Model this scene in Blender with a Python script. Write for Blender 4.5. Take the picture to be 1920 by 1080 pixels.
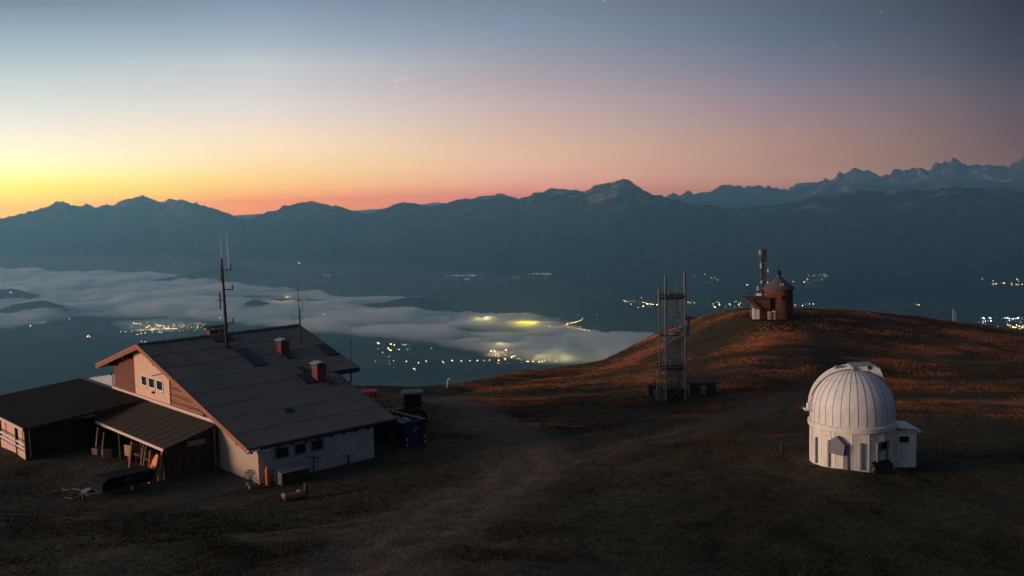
import bpy, bmesh, math, random
import numpy as np
from mathutils import Vector, Matrix
random.seed(7); rng = np.random.default_rng(7)
for o in list(bpy.data.objects): bpy.data.objects.remove(o)
SC = bpy.context.scene
COL = SC.collection
R = math.radians
sin, cos, tan, PI = math.sin, math.cos, math.tan, math.pi

# ------------------------------------------------------------------ camera
F = 1880.0; PITCH = math.atan(178/F); ROLL = R(1.43)
cp, sp = cos(PITCH), sin(PITCH); cr, sr = cos(ROLL), sin(ROLL)
FW = np.array([0, cp, -sp]); UP0 = np.array([0, sp, cp]); RT0 = np.array([1., 0, 0])
UPV = UP0*cr + RT0*sr; RT = RT0*cr - UP0*sr
def ray(px, py): return FW + RT*(px-960)/F + UPV*(540-py)/F
def at(px, py, D):
    r = ray(px, py); return r*(D/r[1])
cam_d = bpy.data.cameras.new('camera'); cam = bpy.data.objects.new('camera', cam_d); COL.objects.link(cam)
cam_d.sensor_width = 36; cam_d.lens = 36*F/1920; cam_d.clip_start = 0.5; cam_d.clip_end = 250000
cam.matrix_world = Matrix(((RT[0], UPV[0], -FW[0], 0), (RT[1], UPV[1], -FW[1], 0), (RT[2], UPV[2], -FW[2], 0), (0, 0, 0, 1)))
SC.camera = cam
SC.render.resolution_x = 1024; SC.render.resolution_y = 576
try:
    SC.cycles.volume_bounces = 12; SC.cycles.max_bounces = 12; SC.cycles.transparent_max_bounces = 16
except Exception: pass
vs = SC.view_settings; vs.view_transform = 'Standard'; vs.look = 'None'; vs.exposure = 0; vs.gamma = 1; vs.use_curve_mapping = False

# ------------------------------------------------------------------ twilight sky
def s2l(c):
    out = []
    for v in c:
        v /= 255.; out.append(v/12.92 if v <= .04045 else ((v+.055)/1.055)**2.4)
    return out
W = bpy.data.worlds.new('World'); SC.world = W; W.use_nodes = True
nt = W.node_tree; nt.nodes.clear()
def N(nt, t, **k):
    n = nt.nodes.new(t)
    for a, b in k.items(): setattr(n, a, b)
    return n
def L(nt, a, b): nt.links.new(a, b)
def mth(nt, op, a, b=None, c=None, clamp=False):
    n = N(nt, 'ShaderNodeMath', operation=op, use_clamp=clamp)
    for i, v in enumerate((a, b, c)):
        if v is None: continue
        if hasattr(v, 'links'): L(nt, v, n.inputs[i])
        else: n.inputs[i].default_value = v
    return n.outputs[0]
tc = N(nt, 'ShaderNodeTexCoord'); sx = N(nt, 'ShaderNodeSeparateXYZ'); L(nt, tc.outputs['Generated'], sx.inputs[0])
el = mth(nt, 'ARCSINE', sx.outputs[2]); elp = mth(nt, 'MAXIMUM', el, 0.0)
fac = mth(nt, 'POWER', mth(nt, 'DIVIDE', elp, PI/2), 0.5)          # sqrt scale: 1deg .105, 4deg .21, 12deg .365
azn = mth(nt, 'MULTIPLY', mth(nt, 'ARCTAN2', sx.outputs[0], sx.outputs[1]), 180/PI)
# columns: azimuth, [(elevation deg, sRGB)], gain
ZEN = (66, 80, 100)
def skycol(px, rows, tail):
    """a column of the sky read upward from the horizon: (pixel row, sRGB) -> (elevation, sRGB)"""
    out = []; azs_ = []
    for py, c in rows:
        r = ray(px, py); out.append((max(0.0, math.degrees(math.atan2(r[2], math.hypot(r[0], r[1])))), c)); azs_.append(math.degrees(math.atan2(r[0], r[1])))
    return (sum(azs_)/len(azs_), sorted(out)+tail)
SKY = [
 (-170, [(0, (66, 60, 68)), (5, (66, 60, 70)), (12, (70, 80, 100)), (30, (70, 84, 108)), (90, ZEN)]),
 (-125, [(0, (205, 150, 110)), (5, (170, 140, 125)), (12, (112, 126, 146)), (30, (90, 106, 130)), (90, ZEN)]),
 (-75, [(0, (255, 205, 60)), (3, (255, 240, 120)), (6, (255, 246, 215)), (10, (190, 210, 215)), (16, (150, 170, 182)), (35, (92, 114, 140)), (90, ZEN)]),
 skycol(10, [(388, (255, 186, 44)), (372, (255, 212, 42)), (350, (255, 238, 82)), (330, (255, 252, 150)), (300, (255, 250, 198)), (260, (250, 239, 210)), (230, (238, 229, 215)), (200, (222, 222, 212)), (150, (200, 208, 205)), (100, (170, 187, 195)), (50, (145, 166, 181)), (0, (118, 134, 152))], [(17, (110, 132, 154)), (35, (88, 110, 138)), (90, ZEN)]),
 skycol(490, [(374, (240, 132, 84)), (360, (252, 166, 90)), (340, (253, 198, 112)), (310, (252, 212, 150)), (280, (252, 220, 180)), (240, (240, 218, 195)), (200, (222, 213, 205)), (160, (208, 203, 202)), (120, (194, 199, 200)), (80, (165, 178, 190)), (40, (146, 163, 178)), (0, (130, 147, 168))], [(17, (106, 126, 150)), (35, (84, 104, 132)), (90, ZEN)]),
 skycol(970, [(362, (206, 118, 106)), (350, (220, 140, 118)), (335, (226, 158, 132)), (310, (226, 174, 146)), (280, (221, 178, 151)), (240, (206, 175, 160)), (200, (194, 170, 167)), (150, (172, 160, 165)), (100, (150, 152, 165)), (50, (131, 142, 163)), (0, (119, 129, 149))], [(17, (92, 110, 136)), (35, (76, 94, 122)), (90, ZEN)]),
 skycol(1450, [(350, (158, 112, 102)), (320, (172, 130, 112)), (270, (170, 133, 120)), (220, (155, 130, 133)), (170, (135, 125, 137)), (120, (115, 118, 134)), (60, (95, 108, 128)), (0, (89, 99, 115))], [(17, (72, 86, 106)), (35, (66, 80, 104)), (90, ZEN)]),
 skycol(1900, [(338, (106, 84, 78)), (290, (105, 86, 81)), (250, (98, 86, 86)), (200, (90, 84, 90)), (150, (78, 80, 89)), (100, (64, 70, 83)), (50, (58, 64, 79)), (0, (52, 58, 71))], [(17, (50, 60, 76)), (35, (60, 74, 98)), (90, ZEN)]),
 (70, [(0, (80, 68, 74)), (4, (78, 68, 76)), (10, (62, 70, 88)), (30, (66, 80, 104)), (90, ZEN)]),
 (175, [(0, (66, 60, 68)), (5, (66, 60, 70)), (12, (70, 80, 100)), (30, (70, 84, 108)), (90, ZEN)]),
]
cur = None; pa = None
for a, stops in SKY:
    cr_ = N(nt, 'ShaderNodeValToRGB'); cr_.color_ramp.interpolation = 'LINEAR'
    els = cr_.color_ramp.elements
    while len(els) < len(stops): els.new(0.5)
    for e, (d, c) in zip(els, stops): e.position = (d/90)**.5
    for i, (d, c) in enumerate(stops):
        els[i].position = (d/90)**.5; els[i].color = (*s2l(c), 1)
    L(nt, fac, cr_.inputs[0])
    if cur is None: cur = cr_.outputs[0]
    else:
        mr = N(nt, 'ShaderNodeMapRange', interpolation_type='LINEAR'); L(nt, azn, mr.inputs[0]); mr.inputs[1].default_value = pa; mr.inputs[2].default_value = a
        mx = N(nt, 'ShaderNodeMix', data_type='RGBA'); L(nt, mr.outputs[0], mx.inputs[0]); L(nt, cur, mx.inputs[6]); L(nt, cr_.outputs[0], mx.inputs[7]); cur = mx.outputs[2]
    pa = a
# the sky as it is above the haze: brighter near the horizon than what is left after the long way through it
HAZE = 3.5e-5; HTOP = 1050.0; HFAR = 72000.0; HSIDE = 45000.0; HBACK = 9000.0
def ab(v): return mth(nt, 'MAXIMUM', mth(nt, 'ABSOLUTE', v), 1e-4)
plen = mth(nt, 'MINIMUM', mth(nt, 'DIVIDE', HTOP, mth(nt, 'MAXIMUM', sx.outputs[2], 1e-4)), mth(nt, 'DIVIDE', HSIDE, ab(sx.outputs[0])))
plen = mth(nt, 'MINIMUM', plen, mth(nt, 'DIVIDE', HFAR, mth(nt, 'MAXIMUM', sx.outputs[1], 1e-4)))
plen = mth(nt, 'MINIMUM', plen, mth(nt, 'DIVIDE', HBACK, mth(nt, 'MAXIMUM', mth(nt, 'MULTIPLY', sx.outputs[1], -1.0), 1e-4)))
plen = mth(nt, 'MINIMUM', plen, 85000.0)
gain = mth(nt, 'POWER', 2.71828, mth(nt, 'MULTIPLY', plen, HAZE*.95))
vm = N(nt, 'ShaderNodeVectorMath', operation='SCALE'); L(nt, cur, vm.inputs[0]); L(nt, gain, vm.inputs['Scale'])
ai = N(nt, 'ShaderNodeVectorMath', operation='SCALE'); ai.inputs[0].default_value = (.022, .075, .095); L(nt, mth(nt, 'SUBTRACT', gain, 1.0), ai.inputs['Scale'])
sb_ = N(nt, 'ShaderNodeVectorMath', operation='SUBTRACT'); L(nt, vm.outputs[0], sb_.inputs[0]); L(nt, ai.outputs[0], sb_.inputs[1])
mxv = N(nt, 'ShaderNodeVectorMath', operation='MAXIMUM'); L(nt, sb_.outputs[0], mxv.inputs[0]); mxv.inputs[1].default_value = (.003, .004, .006)
bg = N(nt, 'ShaderNodeBackground'); L(nt, mxv.outputs[0], bg.inputs[0]); bg.inputs[1].default_value = 1.0
wo = N(nt, 'ShaderNodeOutputWorld'); L(nt, bg.outputs[0], wo.inputs[0])

# ------------------------------------------------------------------ low warm light from the left
SUN_AZ, SUN_EL = -106, 6.5
sd = bpy.data.lights.new('sun', 'SUN'); sd.energy = 4.1; sd.angle = R(18); sd.color = (1.0, .67, .51)
so = bpy.data.objects.new('sun', sd); COL.objects.link(so)
sv = Vector((sin(R(SUN_AZ))*cos(R(SUN_EL)), cos(R(SUN_AZ))*cos(R(SUN_EL)), sin(R(SUN_EL))))
so.rotation_euler = sv.to_track_quat('Z', 'Y').to_euler()

# ------------------------------------------------------------------ materials
def mat(name, c, rough=.8, c2=None, scale=3., bump=.0, bscale=None, metal=0., emit=None, estr=0, stretch=(1, 1, 1), brick=None, spec=.3, detail=5):
    m = bpy.data.materials.new(name); m.use_nodes = True; t = m.node_tree
    b = t.nodes['Principled BSDF']; b.inputs['Roughness'].default_value = rough; b.inputs['Metallic'].default_value = metal
    b.inputs['Specular IOR Level'].default_value = spec
    b.inputs['Base Color'].default_value = (*c, 1)
    tcn = N(t, 'ShaderNodeTexCoord'); mp = N(t, 'ShaderNodeMapping'); L(t, tcn.outputs['Object'], mp.inputs[0]); mp.inputs['Scale'].default_value = stretch
    src = None
    if c2 is not None:
        nz = N(t, 'ShaderNodeTexNoise'); nz.inputs['Scale'].default_value = scale; nz.inputs['Detail'].default_value = detail; nz.inputs['Roughness'].default_value = .65
        L(t, mp.outputs[0], nz.inputs[0])
        rp = N(t, 'ShaderNodeValToRGB'); rp.color_ramp.elements[0].position = .32; rp.color_ramp.elements[1].position = .68
        rp.color_ramp.elements[0].color = (*c, 1); rp.color_ramp.elements[1].color = (*c2, 1)
        L(t, nz.outputs[0], rp.inputs[0]); L(t, rp.outputs[0], b.inputs['Base Color']); src = rp.outputs[0]
    if brick:
        sc, mort = brick
        bk = N(t, 'ShaderNodeTexBrick'); bk.inputs['Scale'].default_value = sc; bk.inputs['Mortar Size'].default_value = .02
        bk.inputs['Color1'].default_value = (*c, 1); bk.inputs['Color2'].default_value = (*(c2 or c), 1); bk.inputs['Mortar'].default_value = (*mort, 1)
        rotn = N(t, 'ShaderNodeMapping'); rotn.inputs['Rotation'].default_value = (PI/2, 0, PI/2); L(t, tcn.outputs['Object'], rotn.inputs[0]); L(t, rotn.outputs[0], bk.inputs[0])
        L(t, bk.outputs[0], b.inputs['Base Color'])
        bp = N(t, 'ShaderNodeBump'); bp.inputs['Strength'].default_value = .5; bp.inputs['Distance'].default_value = .02; bp.invert = True
        L(t, bk.outputs['Fac'], bp.inputs['Height']); L(t, bp.outputs[0], b.inputs['Normal'])
    elif bump:
        nz2 = N(t, 'ShaderNodeTexNoise'); nz2.inputs['Scale'].default_value = bscale or scale*4; nz2.inputs['Detail'].default_value = 6
        L(t, mp.outputs[0], nz2.inputs[0])
        bp = N(t, 'ShaderNodeBump'); bp.inputs['Strength'].default_value = bump; bp.inputs['Distance'].default_value = .05
        L(t, nz2.outputs[0], bp.inputs['Height']); L(t, bp.outputs[0], b.inputs['Normal'])
    if emit is not None:
        b.inputs['Emission Color'].default_value = (*emit, 1); b.inputs['Emission Strength'].default_value = estr
    return m
MT = {}
MT['plaster'] = mat('plaster_peach', (.70, .46, .33), .9, (.60, .385, .27), 1.5, .15, 40)
MT['plaster_low'] = mat('painted_brick', (.62, .50, .40), .9, (.56, .44, .34), 2, brick=(4.2, (.42, .33, .26)))
MT['plaster_grey'] = mat('plaster_grey_white', (.40, .40, .37), .9, (.28, .29, .27), .8, .12, 30)
MT['trim'] = mat('pale_trim', (.75, .55, .45), .6, (.6, .42, .34), 5)
MT['board'] = mat('siding_wood', (.24, .085, .048), .75, (.15, .052, .030), 2.5, .3, 9, stretch=(1, .15, 3))
MT['board2'] = mat('siding_wood_old', (.36, .16, .095), .75, (.23, .09, .052), 2.5, .3, 9, stretch=(1, .15, 3))
MT['fascia'] = mat('fascia_wood', (.34, .12, .07), .6, (.24, .08, .05), 3, .2)
MT['dark_wood'] = mat('dark_wood', (.045, .033, .026), .85, (.03, .022, .018), 3, .3, 12, stretch=(4, 4, .4))
MT['dark_wood2'] = mat('dark_wood_weathered', (.06, .045, .036), .85, (.035, .028, .024), 3, .3, 12, stretch=(4, 4, .4))
MT['sheet'] = mat('roof_sheet_grey', (.140, .130, .108), .85, (.108, .101, .085), 1.1, .25, 14)
MT['sheet2'] = mat('roof_sheet_grey_b', (.152, .141, .117), .85, (.116, .108, .091), .9, .25, 14)
MT['sheet3'] = mat('roof_sheet_grey_c', (.126, .118, .098), .85, (.098, .092, .078), 1.3, .25, 14)
MT['under'] = mat('roof_deck', (.05, .035, .028), .9)
MT['darkglass'] = mat('dark_glass', (.012, .014, .016), .25, spec=.5)
MT['white'] = mat('white_paint', (.78, .76, .72), .5, (.68, .66, .62), 6)
MT['brick'] = mat('chimney_brick', (.20, .065, .045), .9, (.14, .045, .035), 6, brick=(6, (.12, .09, .08)))
MT['metal'] = mat('galvanised_metal', (.36, .37, .38), .45, (.26, .27, .28), 7, metal=.5)
MT['steel'] = mat('dull_steel', (.15, .15, .148), .6, (.10, .10, .10), 7)
MT['metal_dark'] = mat('dark_metal', (.05, .05, .05), .5, (.035, .03, .03), 6, metal=.4)
MT['felt'] = mat('roofing_felt', (.017, .015, .011), .95, (.012, .011, .008), .7, .3, 20, spec=.08)
MT['felt2'] = mat('roofing_felt_brown', (.058, .05, .038), .95, (.045, .039, .03), .6, .3, 20, spec=.12)
MT['dome'] = mat('dome_white', (.76, .74, .69), .55, (.56, .54, .50), 1.3, .05, stretch=(1, 1, .45), detail=8)
MT['dome2'] = mat('dome_white_b', (.68, .67, .65), .5, (.56, .55, .54), 1.3, .05)
MT['seam'] = mat('seam_grey', (.20, .19, .18), .7)
MT['domewall'] = mat('observatory_wall', (.76, .71, .62), .8, (.50, .45, .38), 1.1, .1, 12, stretch=(1, 1, .35), detail=8)
MT['grey'] = mat('grey_paint', (.20, .20, .20), .7, (.14, .14, .145), 4)
MT['concrete'] = mat('concrete', (.20, .19, .175), .9, (.13, .125, .115), 1.4, .3, 10)
MT['concrete_dk'] = mat('concrete_dark', (.055, .051, .045), .9, (.036, .034, .03), .9, .3, 10, spec=.1)
MT['chapel'] = mat('chapel_brick', (.16, .055, .035), .9, (.11, .038, .026), 4, brick=(3.2, (.14, .07, .05)))
MT['chapelroof'] = mat('chapel_roof', (.11, .095, .075), .7, (.07, .06, .05), 4, .3)
MT['rusty'] = mat('rust', (.20, .085, .05), .8, (.12, .05, .035), 3)
MT['orange'] = mat('orange_board', (.85, .24, .07), .6, (.62, .14, .04), 2, stretch=(1, 1, .5))
MT['blue'] = mat('blue_paint', (.020, .036, .075), .7, (.014, .024, .05), 4)
MT['red'] = mat('red_paint', (.32, .025, .022), .6, (.22, .02, .018), 4)
MT['black'] = mat('black_rubber', (.02, .02, .02), .8)
MT['green'] = mat('tractor_olive', (.09, .10, .05), .6, (.06, .065, .035), 5)
MT['tarp'] = mat('trailer_tarp', (.010, .011, .011), .8, (.006, .007, .007), 3, .3, spec=.1)
MT['leaf'] = mat('shrub_leaf', (.06, .075, .03), .8, (.035, .045, .02), 8)
MT['flower'] = mat('flower_yellow', (.6, .5, .12), .7)
MT['straw'] = mat('pale_wood', (.42, .28, .17), .8, (.32, .2, .12), 4, .2)
MT['lampw'] = mat('warm_lamp', (.8, .6, .3), emit=(1, .60, .24), estr=16.0)
MT['lampc'] = mat('cool_lamp', (.8, .8, .8), emit=(.85, .92, 1), estr=12)
MT['lampy'] = mat('yellow_lamp', (.8, .7, .3), emit=(1, .74, .34), estr=13.0)
MT['lampr'] = mat('red_lamp', (.8, .2, .1), emit=(1, .18, .14), estr=8)
MT['star'] = mat('star_light', (.8, .8, .8), emit=(.9, .9, 1), estr=.9)
MT['trail'] = mat('contrail_vapour', (.9, .85, .8), 1, emit=(1, .8, .66), estr=.5)  # vapour given its own glow in place of light falling on it

# ------------------------------------------------------------------ mesh helpers
class MB:
    def __init__(s): s.v = []; s.f = []
    def add(s, vs, fs):
        o = len(s.v); s.v += [tuple(map(float, v)) for v in vs]; s.f += [tuple(i+o for i in f) for f in fs]; return s
    def box(s, a, b):
        (x0, y0, z0), (x1, y1, z1) = a, b
        return s.add([(x0, y0, z0), (x1, y0, z0), (x1, y1, z0), (x0, y1, z0), (x0, y0, z1), (x1, y0, z1), (x1, y1, z1), (x0, y1, z1)],
                     [(0, 3, 2, 1), (4, 5, 6, 7), (0, 1, 5, 4), (1, 2, 6, 5), (2, 3, 7, 6), (3, 0, 4, 7)])
    def cbox(s, c, d, rot=None):
        m = MB().box([-d[0]/2, -d[1]/2, -d[2]/2], [d[0]/2, d[1]/2, d[2]/2])
        M3 = rot if rot is not None else Matrix.Identity(3)
        return s.add([tuple(M3 @ Vector(v) + Vector(c)) for v in m.v], m.f)
    def prism(s, poly, ext):
        n = len(poly); e = Vector(ext); a = [Vector(p) for p in poly]
        return s.add([tuple(p) for p in a] + [tuple(p+e) for p in a], [tuple(range(n))[::-1], tuple(range(n, 2*n))] + [(i, (i+1) % n, (i+1) % n+n, i+n) for i in range(n)])
    def tube(s, p0, p1, r0, r1=None, n=8):
        r1 = r0 if r1 is None else r1; a = Vector(p0); b = Vector(p1); d = (b-a).normalized()
        q = d.to_track_quat('Z', 'Y'); vs = []
        for p, r in ((a, r0), (b, r1)):
            for i in range(n): vs.append(tuple(p + q @ Vector((r*cos(2*PI*i/n), r*sin(2*PI*i/n), 0))))
        return s.add(vs, [(i, (i+1) % n, (i+1) % n+n, i+n) for i in range(n)] + [tuple(range(n))[::-1], tuple(range(n, 2*n))])
    def path(s, pts, r, n=6):
        for a, b in zip(pts[:-1], pts[1:]): s.tube(a, b, r, n=n)
        return s
    def lathe(s, prof, n=24, a0=0, a1=2*PI, c=(0, 0)):
        full = abs(a1-a0-2*PI) < 1e-6; cols = n if full else n+1; vs = []
        for i in range(cols):
            a = a0+(a1-a0)*i/n
            for r, z in prof: vs.append((c[0]+r*cos(a), c[1]+r*sin(a), z))
        k = len(prof); fs = []
        for i in range(n):
            j = (i+1) % cols
            for q in range(k-1): fs.append((i*k+q, j*k+q, j*k+q+1, i*k+q+1))
        return s.add(vs, fs)
    def torus(s, c, R_, r, axis='y', n=20, k=8):
        vs = []; fs = []
        for i in range(n):
            for j in range(k):
                a = 2*PI*i/n; b = 2*PI*j/k; x = (R_+r*cos(b))*cos(a); y = (R_+r*cos(b))*sin(a); z = r*sin(b)
                p = {'y': (x, z, y), 'z': (x, y, z), 'x': (z, x, y)}[axis]; vs.append((p[0]+c[0], p[1]+c[1], p[2]+c[2]))
        for i in range(n):
            for j in range(k): fs.append((i*k+j, ((i+1) % n)*k+j, ((i+1) % n)*k+(j+1) % k, i*k+(j+1) % k))
        return s.add(vs, fs)
    def mesh(s, name, m):
        me = bpy.data.meshes.new(name); me.from_pydata(s.v, [], s.f); me.materials.append(m); me.validate(); me.update()
        b = bmesh.new(); b.from_mesh(me); bmesh.ops.recalc_face_normals(b, faces=b.faces); b.to_mesh(me); b.free()
        return me
    def build(s, name, m, parent=None, smooth=False, **k):
        me = s.mesh(name, m)
        if smooth:
            for p in me.polygons: p.use_smooth = True
        o = bpy.data.objects.new(name, me); COL.objects.link(o)
        if parent is not None: o.parent = parent
        for a, b in k.items(): o[a] = b
        return o
def thing(name, label, cat, loc=(0, 0, 0), rz=0, group=None):
    o = bpy.data.objects.new(name, None); COL.objects.link(o); o.location = loc; o.rotation_euler = (0, 0, rz); o.empty_display_size = .5
    o['label'] = label; o['category'] = cat
    if group: o['group'] = group
    return o
def inst(name, me, parent=None, loc=(0, 0, 0), rot=(0, 0, 0), scale=(1, 1, 1), **k):
    o = bpy.data.objects.new(name, me); COL.objects.link(o); o.parent = parent; o.location = loc; o.rotation_euler = rot; o.scale = scale
    for a, b in k.items(): o[a] = b
    return o
def copy_tree(o, parent=None):
    c = o.copy(); COL.objects.link(c)
    if parent is not None: c.parent = parent
    for ch in list(o.children): copy_tree(ch, c)
    return c

# ------------------------------------------------------------------ noise
def hsh(i, j, s):
    h = (i*374761393 + j*668265263 + s*1274126177) & 0xffffffff
    h = ((h ^ (h >> 13))*1274126177) & 0xffffffff
    return ((h ^ (h >> 16)) & 0xffff)/65535.
def vn(x, y, s=0):
    x = np.asarray(x, float); y = np.asarray(y, float)
    i = np.floor(x).astype(np.int64); j = np.floor(y).astype(np.int64); u = x-i; v = y-j
    u = u*u*u*(u*(u*6-15)+10); v = v*v*v*(v*(v*6-15)+10)
    return (hsh(i, j, s)*(1-u)+hsh(i+1, j, s)*u)*(1-v)+(hsh(i, j+1, s)*(1-u)+hsh(i+1, j+1, s)*u)*v
def fbm(x, y, o=4, s=0, g=.5):
    t = 0; a = 1; n = 0
    for k in range(o): t = t+a*(vn(x, y, s+k)-.5); n += a; a *= g; x = x*2.03+7.1; y = y*2.03+3.7
    return t/n*2
def ridged(x, y, o=4, s=0):
    t = 0; a = 1; n = 0
    for k in range(o): t = t+a*(1-np.abs(2*vn(x, y, s+k)-1)); n += a; a *= .5; x = x*2.1+5.3; y = y*2.1+1.9
    return t/n
def sstep(a, b, x):
    t = np.clip((x-a)/(b-a), 0, 1); return t*t*(3-2*t)

# ------------------------------------------------------------------ house frame
RD = np.array([sin(R(48)), cos(R(48)), 0]); GD = np.array([-cos(R(48)), sin(R(48)), 0])
HC = at(487, 908, 64.); PADZ = HC[2]
def hp(r, g, z=0): return HC + RD*r + GD*g + np.array([0, 0, z])
HROT = R(42)

# ------------------------------------------------------------------ near ground
CT = [(-100, 1080, 43), (0, 1080, 42), (480, 1080, 41), (960, 1080, 40), (1440, 1080, 41), (1920, 1080, 42), (0, 990, 51), (300, 985, 52), (1000, 900, 60),
      (700, 960, 53), (1000, 860, 66), (1000, 800, 82), (1590, 880, 58), (1690, 880, 60), (1900, 900, 57), (1600, 840, 65), (1300, 860, 63), (1250, 790, 80), (1250, 750, 95), (1050, 745, 100),
      (1500, 760, 88), (1500, 700, 106), (1400, 650, 120), (1420, 615, 134), (1700, 700, 112), (1900, 720, 100), (1900, 800, 77), (1650, 650, 126), (1330, 670, 124), (1230, 680, 126),
      (1130, 690, 138), (1230, 640, 152), (1300, 605, 153), (1370, 588, 147), (1460, 587, 145), (1560, 588, 148), (1620, 592, 150), (1750, 605, 152), (1870, 620, 155), (1920, 627, 153), (2100, 655, 150),
      (950, 715, 122), (840, 735, 112), (760, 737, 110), (680, 738, 112), (810, 790, 84)]
pts = [at(*c) for c in CT]
for r, g in [(0, 0), (9, 0), (-4, 5), (-4, 18), (-10, 17), (0, 25), (13, 0), (13, 20), (-5, -3), (3, -3), (14, 5), (-9, 28), (0, 35), (-12, 3), (-16, 14), (4, 10)]:
    pts.append(hp(r, g))
for x, y, z in [(-90, 20, -22), (-60, 0, -17), (0, 0, -14), (60, 0, -14), (110, 30, -18), (0, -60, -16), (-110, 80, -26), (120, 100, -24), (-60, 100, -21)]: pts.append(np.array([x, y, z]))
pts = np.array(pts)
def tps(d): return np.where(d > 1e-9, d*d*np.log(d+1e-12), 0)
n_ = len(pts); A = np.zeros((n_+3, n_+3)); dd = np.hypot(pts[:, None, 0]-pts[None, :, 0], pts[:, None, 1]-pts[None, :, 1])
A[:n_, :n_] = tps(dd)+np.eye(n_)*20; A[:n_, n_:] = np.c_[np.ones(n_), pts[:, :2]]; A[n_:, :n_] = A[:n_, n_:].T
wts = np.linalg.solve(A, np.r_[pts[:, 2], 0, 0, 0])
def near_z(x, y):
    out = wts[n_]+wts[n_+1]*x+wts[n_+2]*y
    for k in range(n_): out = out+wts[k]*tps(np.hypot(x-pts[k, 0], y-pts[k, 1]))
    return out
def azof(px): r = ray(px, 600); return math.degrees(math.atan2(r[0], r[1]))
CR = [(-180, 90), (-90, 75), (-60, 85), (azof(-200), 105), (azof(0), 112), (azof(400), 108), (azof(680), 103), (azof(760), 102), (azof(840), 106), (azof(950), 121), (azof(1130), 139), (azof(1230), 156),
      (azof(1300), 158), (azof(1370), 153), (azof(1460), 153), (azof(1620), 160), (azof(1750), 166), (azof(1920), 174), (45, 170), (90, 130), (180, 90)]
CA = np.array([c[0] for c in CR]); CD = np.array([c[1] for c in CR])
FLOOR = -1420.0
# hills in the valley: px, distance, top pixel y, half-width m, half-depth m
HILLS = [(-90, 14300, 556, 1150, 500), (70, 13100, 564, 520, 260), (0, 14800, 548, 700, 300), (775, 12800, 558, 560, 300), (860, 10400, 618, 260, 150), (480, 12900, 561, 300, 90), (720, 16500, 512, 1300, 500), (900, 15600, 540, 1500, 500), (1100, 14000, 566, 1300, 400), 
         (1500, 17000, 508, 1500, 600), (1750, 15000, 534, 2200, 420), (1240, 9000, 650, 300, 200), (420, 17300, 503, 1100, 300), (1330, 12800, 548, 500, 200)]
HG = []
for px, D, py, wx, wy in HILLS:
    p = at(px, py, D); HG.append((p[0], p[1], max(20, p[2]-FLOOR), wx, wy))
SKY1 = [(-700, 420), (-300, 412), (-100, 410), (0, 408), (12, 408), (25, 405), (45, 400), (60, 395), (80, 390), (95, 384), (104, 379), (112, 381), (122, 379), (135, 384), (150, 387), (162, 384), (175, 389), (190, 387), (203, 384), (217, 387), (222, 380), (235, 375), (250, 370), (265, 367), (283, 373), (300, 380), (310, 378), (318, 373), (335, 374), (355, 380), (375, 385), (390, 388), (420, 398), (440, 404), (462, 411), (480, 406), (500, 396), (520, 394), (532, 385), (545, 386), (560, 383), (585, 378), (600, 381), (620, 386), (640, 390), (660, 396), (690, 402), (720, 391), (745, 383), (765, 379), (780, 382), (800, 389), (820, 386), (832, 381), (860, 375), (880, 374), (905, 369), (940, 364), (960, 368), (975, 372), (1000, 363), (1015, 360), (1040, 356), (1060, 355), (1080, 357), (1096, 361), (1110, 351), (1125, 347), (1145, 344), (1158, 340), (1170, 334), (1183, 341), (1200, 352), (1215, 361), (1226, 368), (1240, 368), (1262, 374), (1290, 382), (1330, 386), (1380, 390), (1420, 388), (1470, 382), (1520, 372), (1560, 366), (1590, 360), (1620, 358), (1660, 360), (1700, 356), (1750, 357), (1800, 352), (1850, 355), (1890, 352), (1920, 355), (2100, 352), (2600, 370)]
D1 = [(-700, 36000), (0, 34000), (300, 33000), (460, 27000), (600, 26000), (765, 24000), (1172, 21500), (1300, 20500), (1920, 20500), (2600, 21000)]
SKY2 = [(1000, 400), (1200, 384), (1240, 371), (1262, 368), (1290, 364), (1320, 358), (1345, 356), (1355, 350), (1375, 353), (1398, 349), (1420, 354), (1440, 352), (1465, 355), (1490, 352), (1512, 347), (1530, 343), (1543, 340), (1548, 334), (1556, 338), (1565, 333), (1580, 325), (1590, 319), (1610, 317), (1630, 318), (1645, 326), (1652, 331), (1665, 325), (1685, 319), (1700, 320), (1720, 317), (1742, 318), (1752, 309), (1765, 306), (1778, 302), (1786, 297), (1795, 303), (1803, 310), (1820, 308), (1840, 307), (1860, 313), (1880, 314), (1895, 308), (1905, 302), (1920, 301), (2000, 312), (2400, 340), (2700, 380)]
SKY3 = [(-500, 412), (400, 408), (450, 403), (500, 401), (560, 400), (640, 397), (675, 394), (700, 392), (740, 391), (790, 384), (815, 379), (840, 382), (900, 390), (1000, 396), (1100, 400)]
def prof(tab, jag, seed):
    px = np.array([t[0] for t in tab]); az = []; te = []
    xs = np.arange(px[0], px[-1], 2.0); ys = np.interp(xs, px, [t[1] for t in tab])
    ys = ys + .55*jag*fbm(xs/(9. if jag < 8 else 15.), xs*0, 5, seed, .6) - jag*.75*(ridged(xs/(22. if jag < 8 else 26.), xs*0+.37, 4, seed+5)-.55)
    for x, y in zip(xs, ys):
        r = ray(x, y); az.append(math.degrees(math.atan2(r[0], r[1]))); te.append(r[2]/math.hypot(r[0], r[1]))
    return np.array(az), np.array(te)
P1 = prof(SKY1, 7.9, 31); P2 = prof(SKY2, 17.0, 47); P3 = prof(SKY3, 1.2, 53)
def smooth_prof(P, w):
    k = np.hanning(w); k /= k.sum(); return (P[0], np.convolve(np.pad(P[1], w//2, 'edge'), k, 'valid')[:len(P[0])])
P1s = smooth_prof(P1, 51); P2s = smooth_prof(P2, 61)
D1a = np.array([azof(d[0]) for d in D1]); D1d = np.array([d[1] for d in D1], float)
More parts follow.
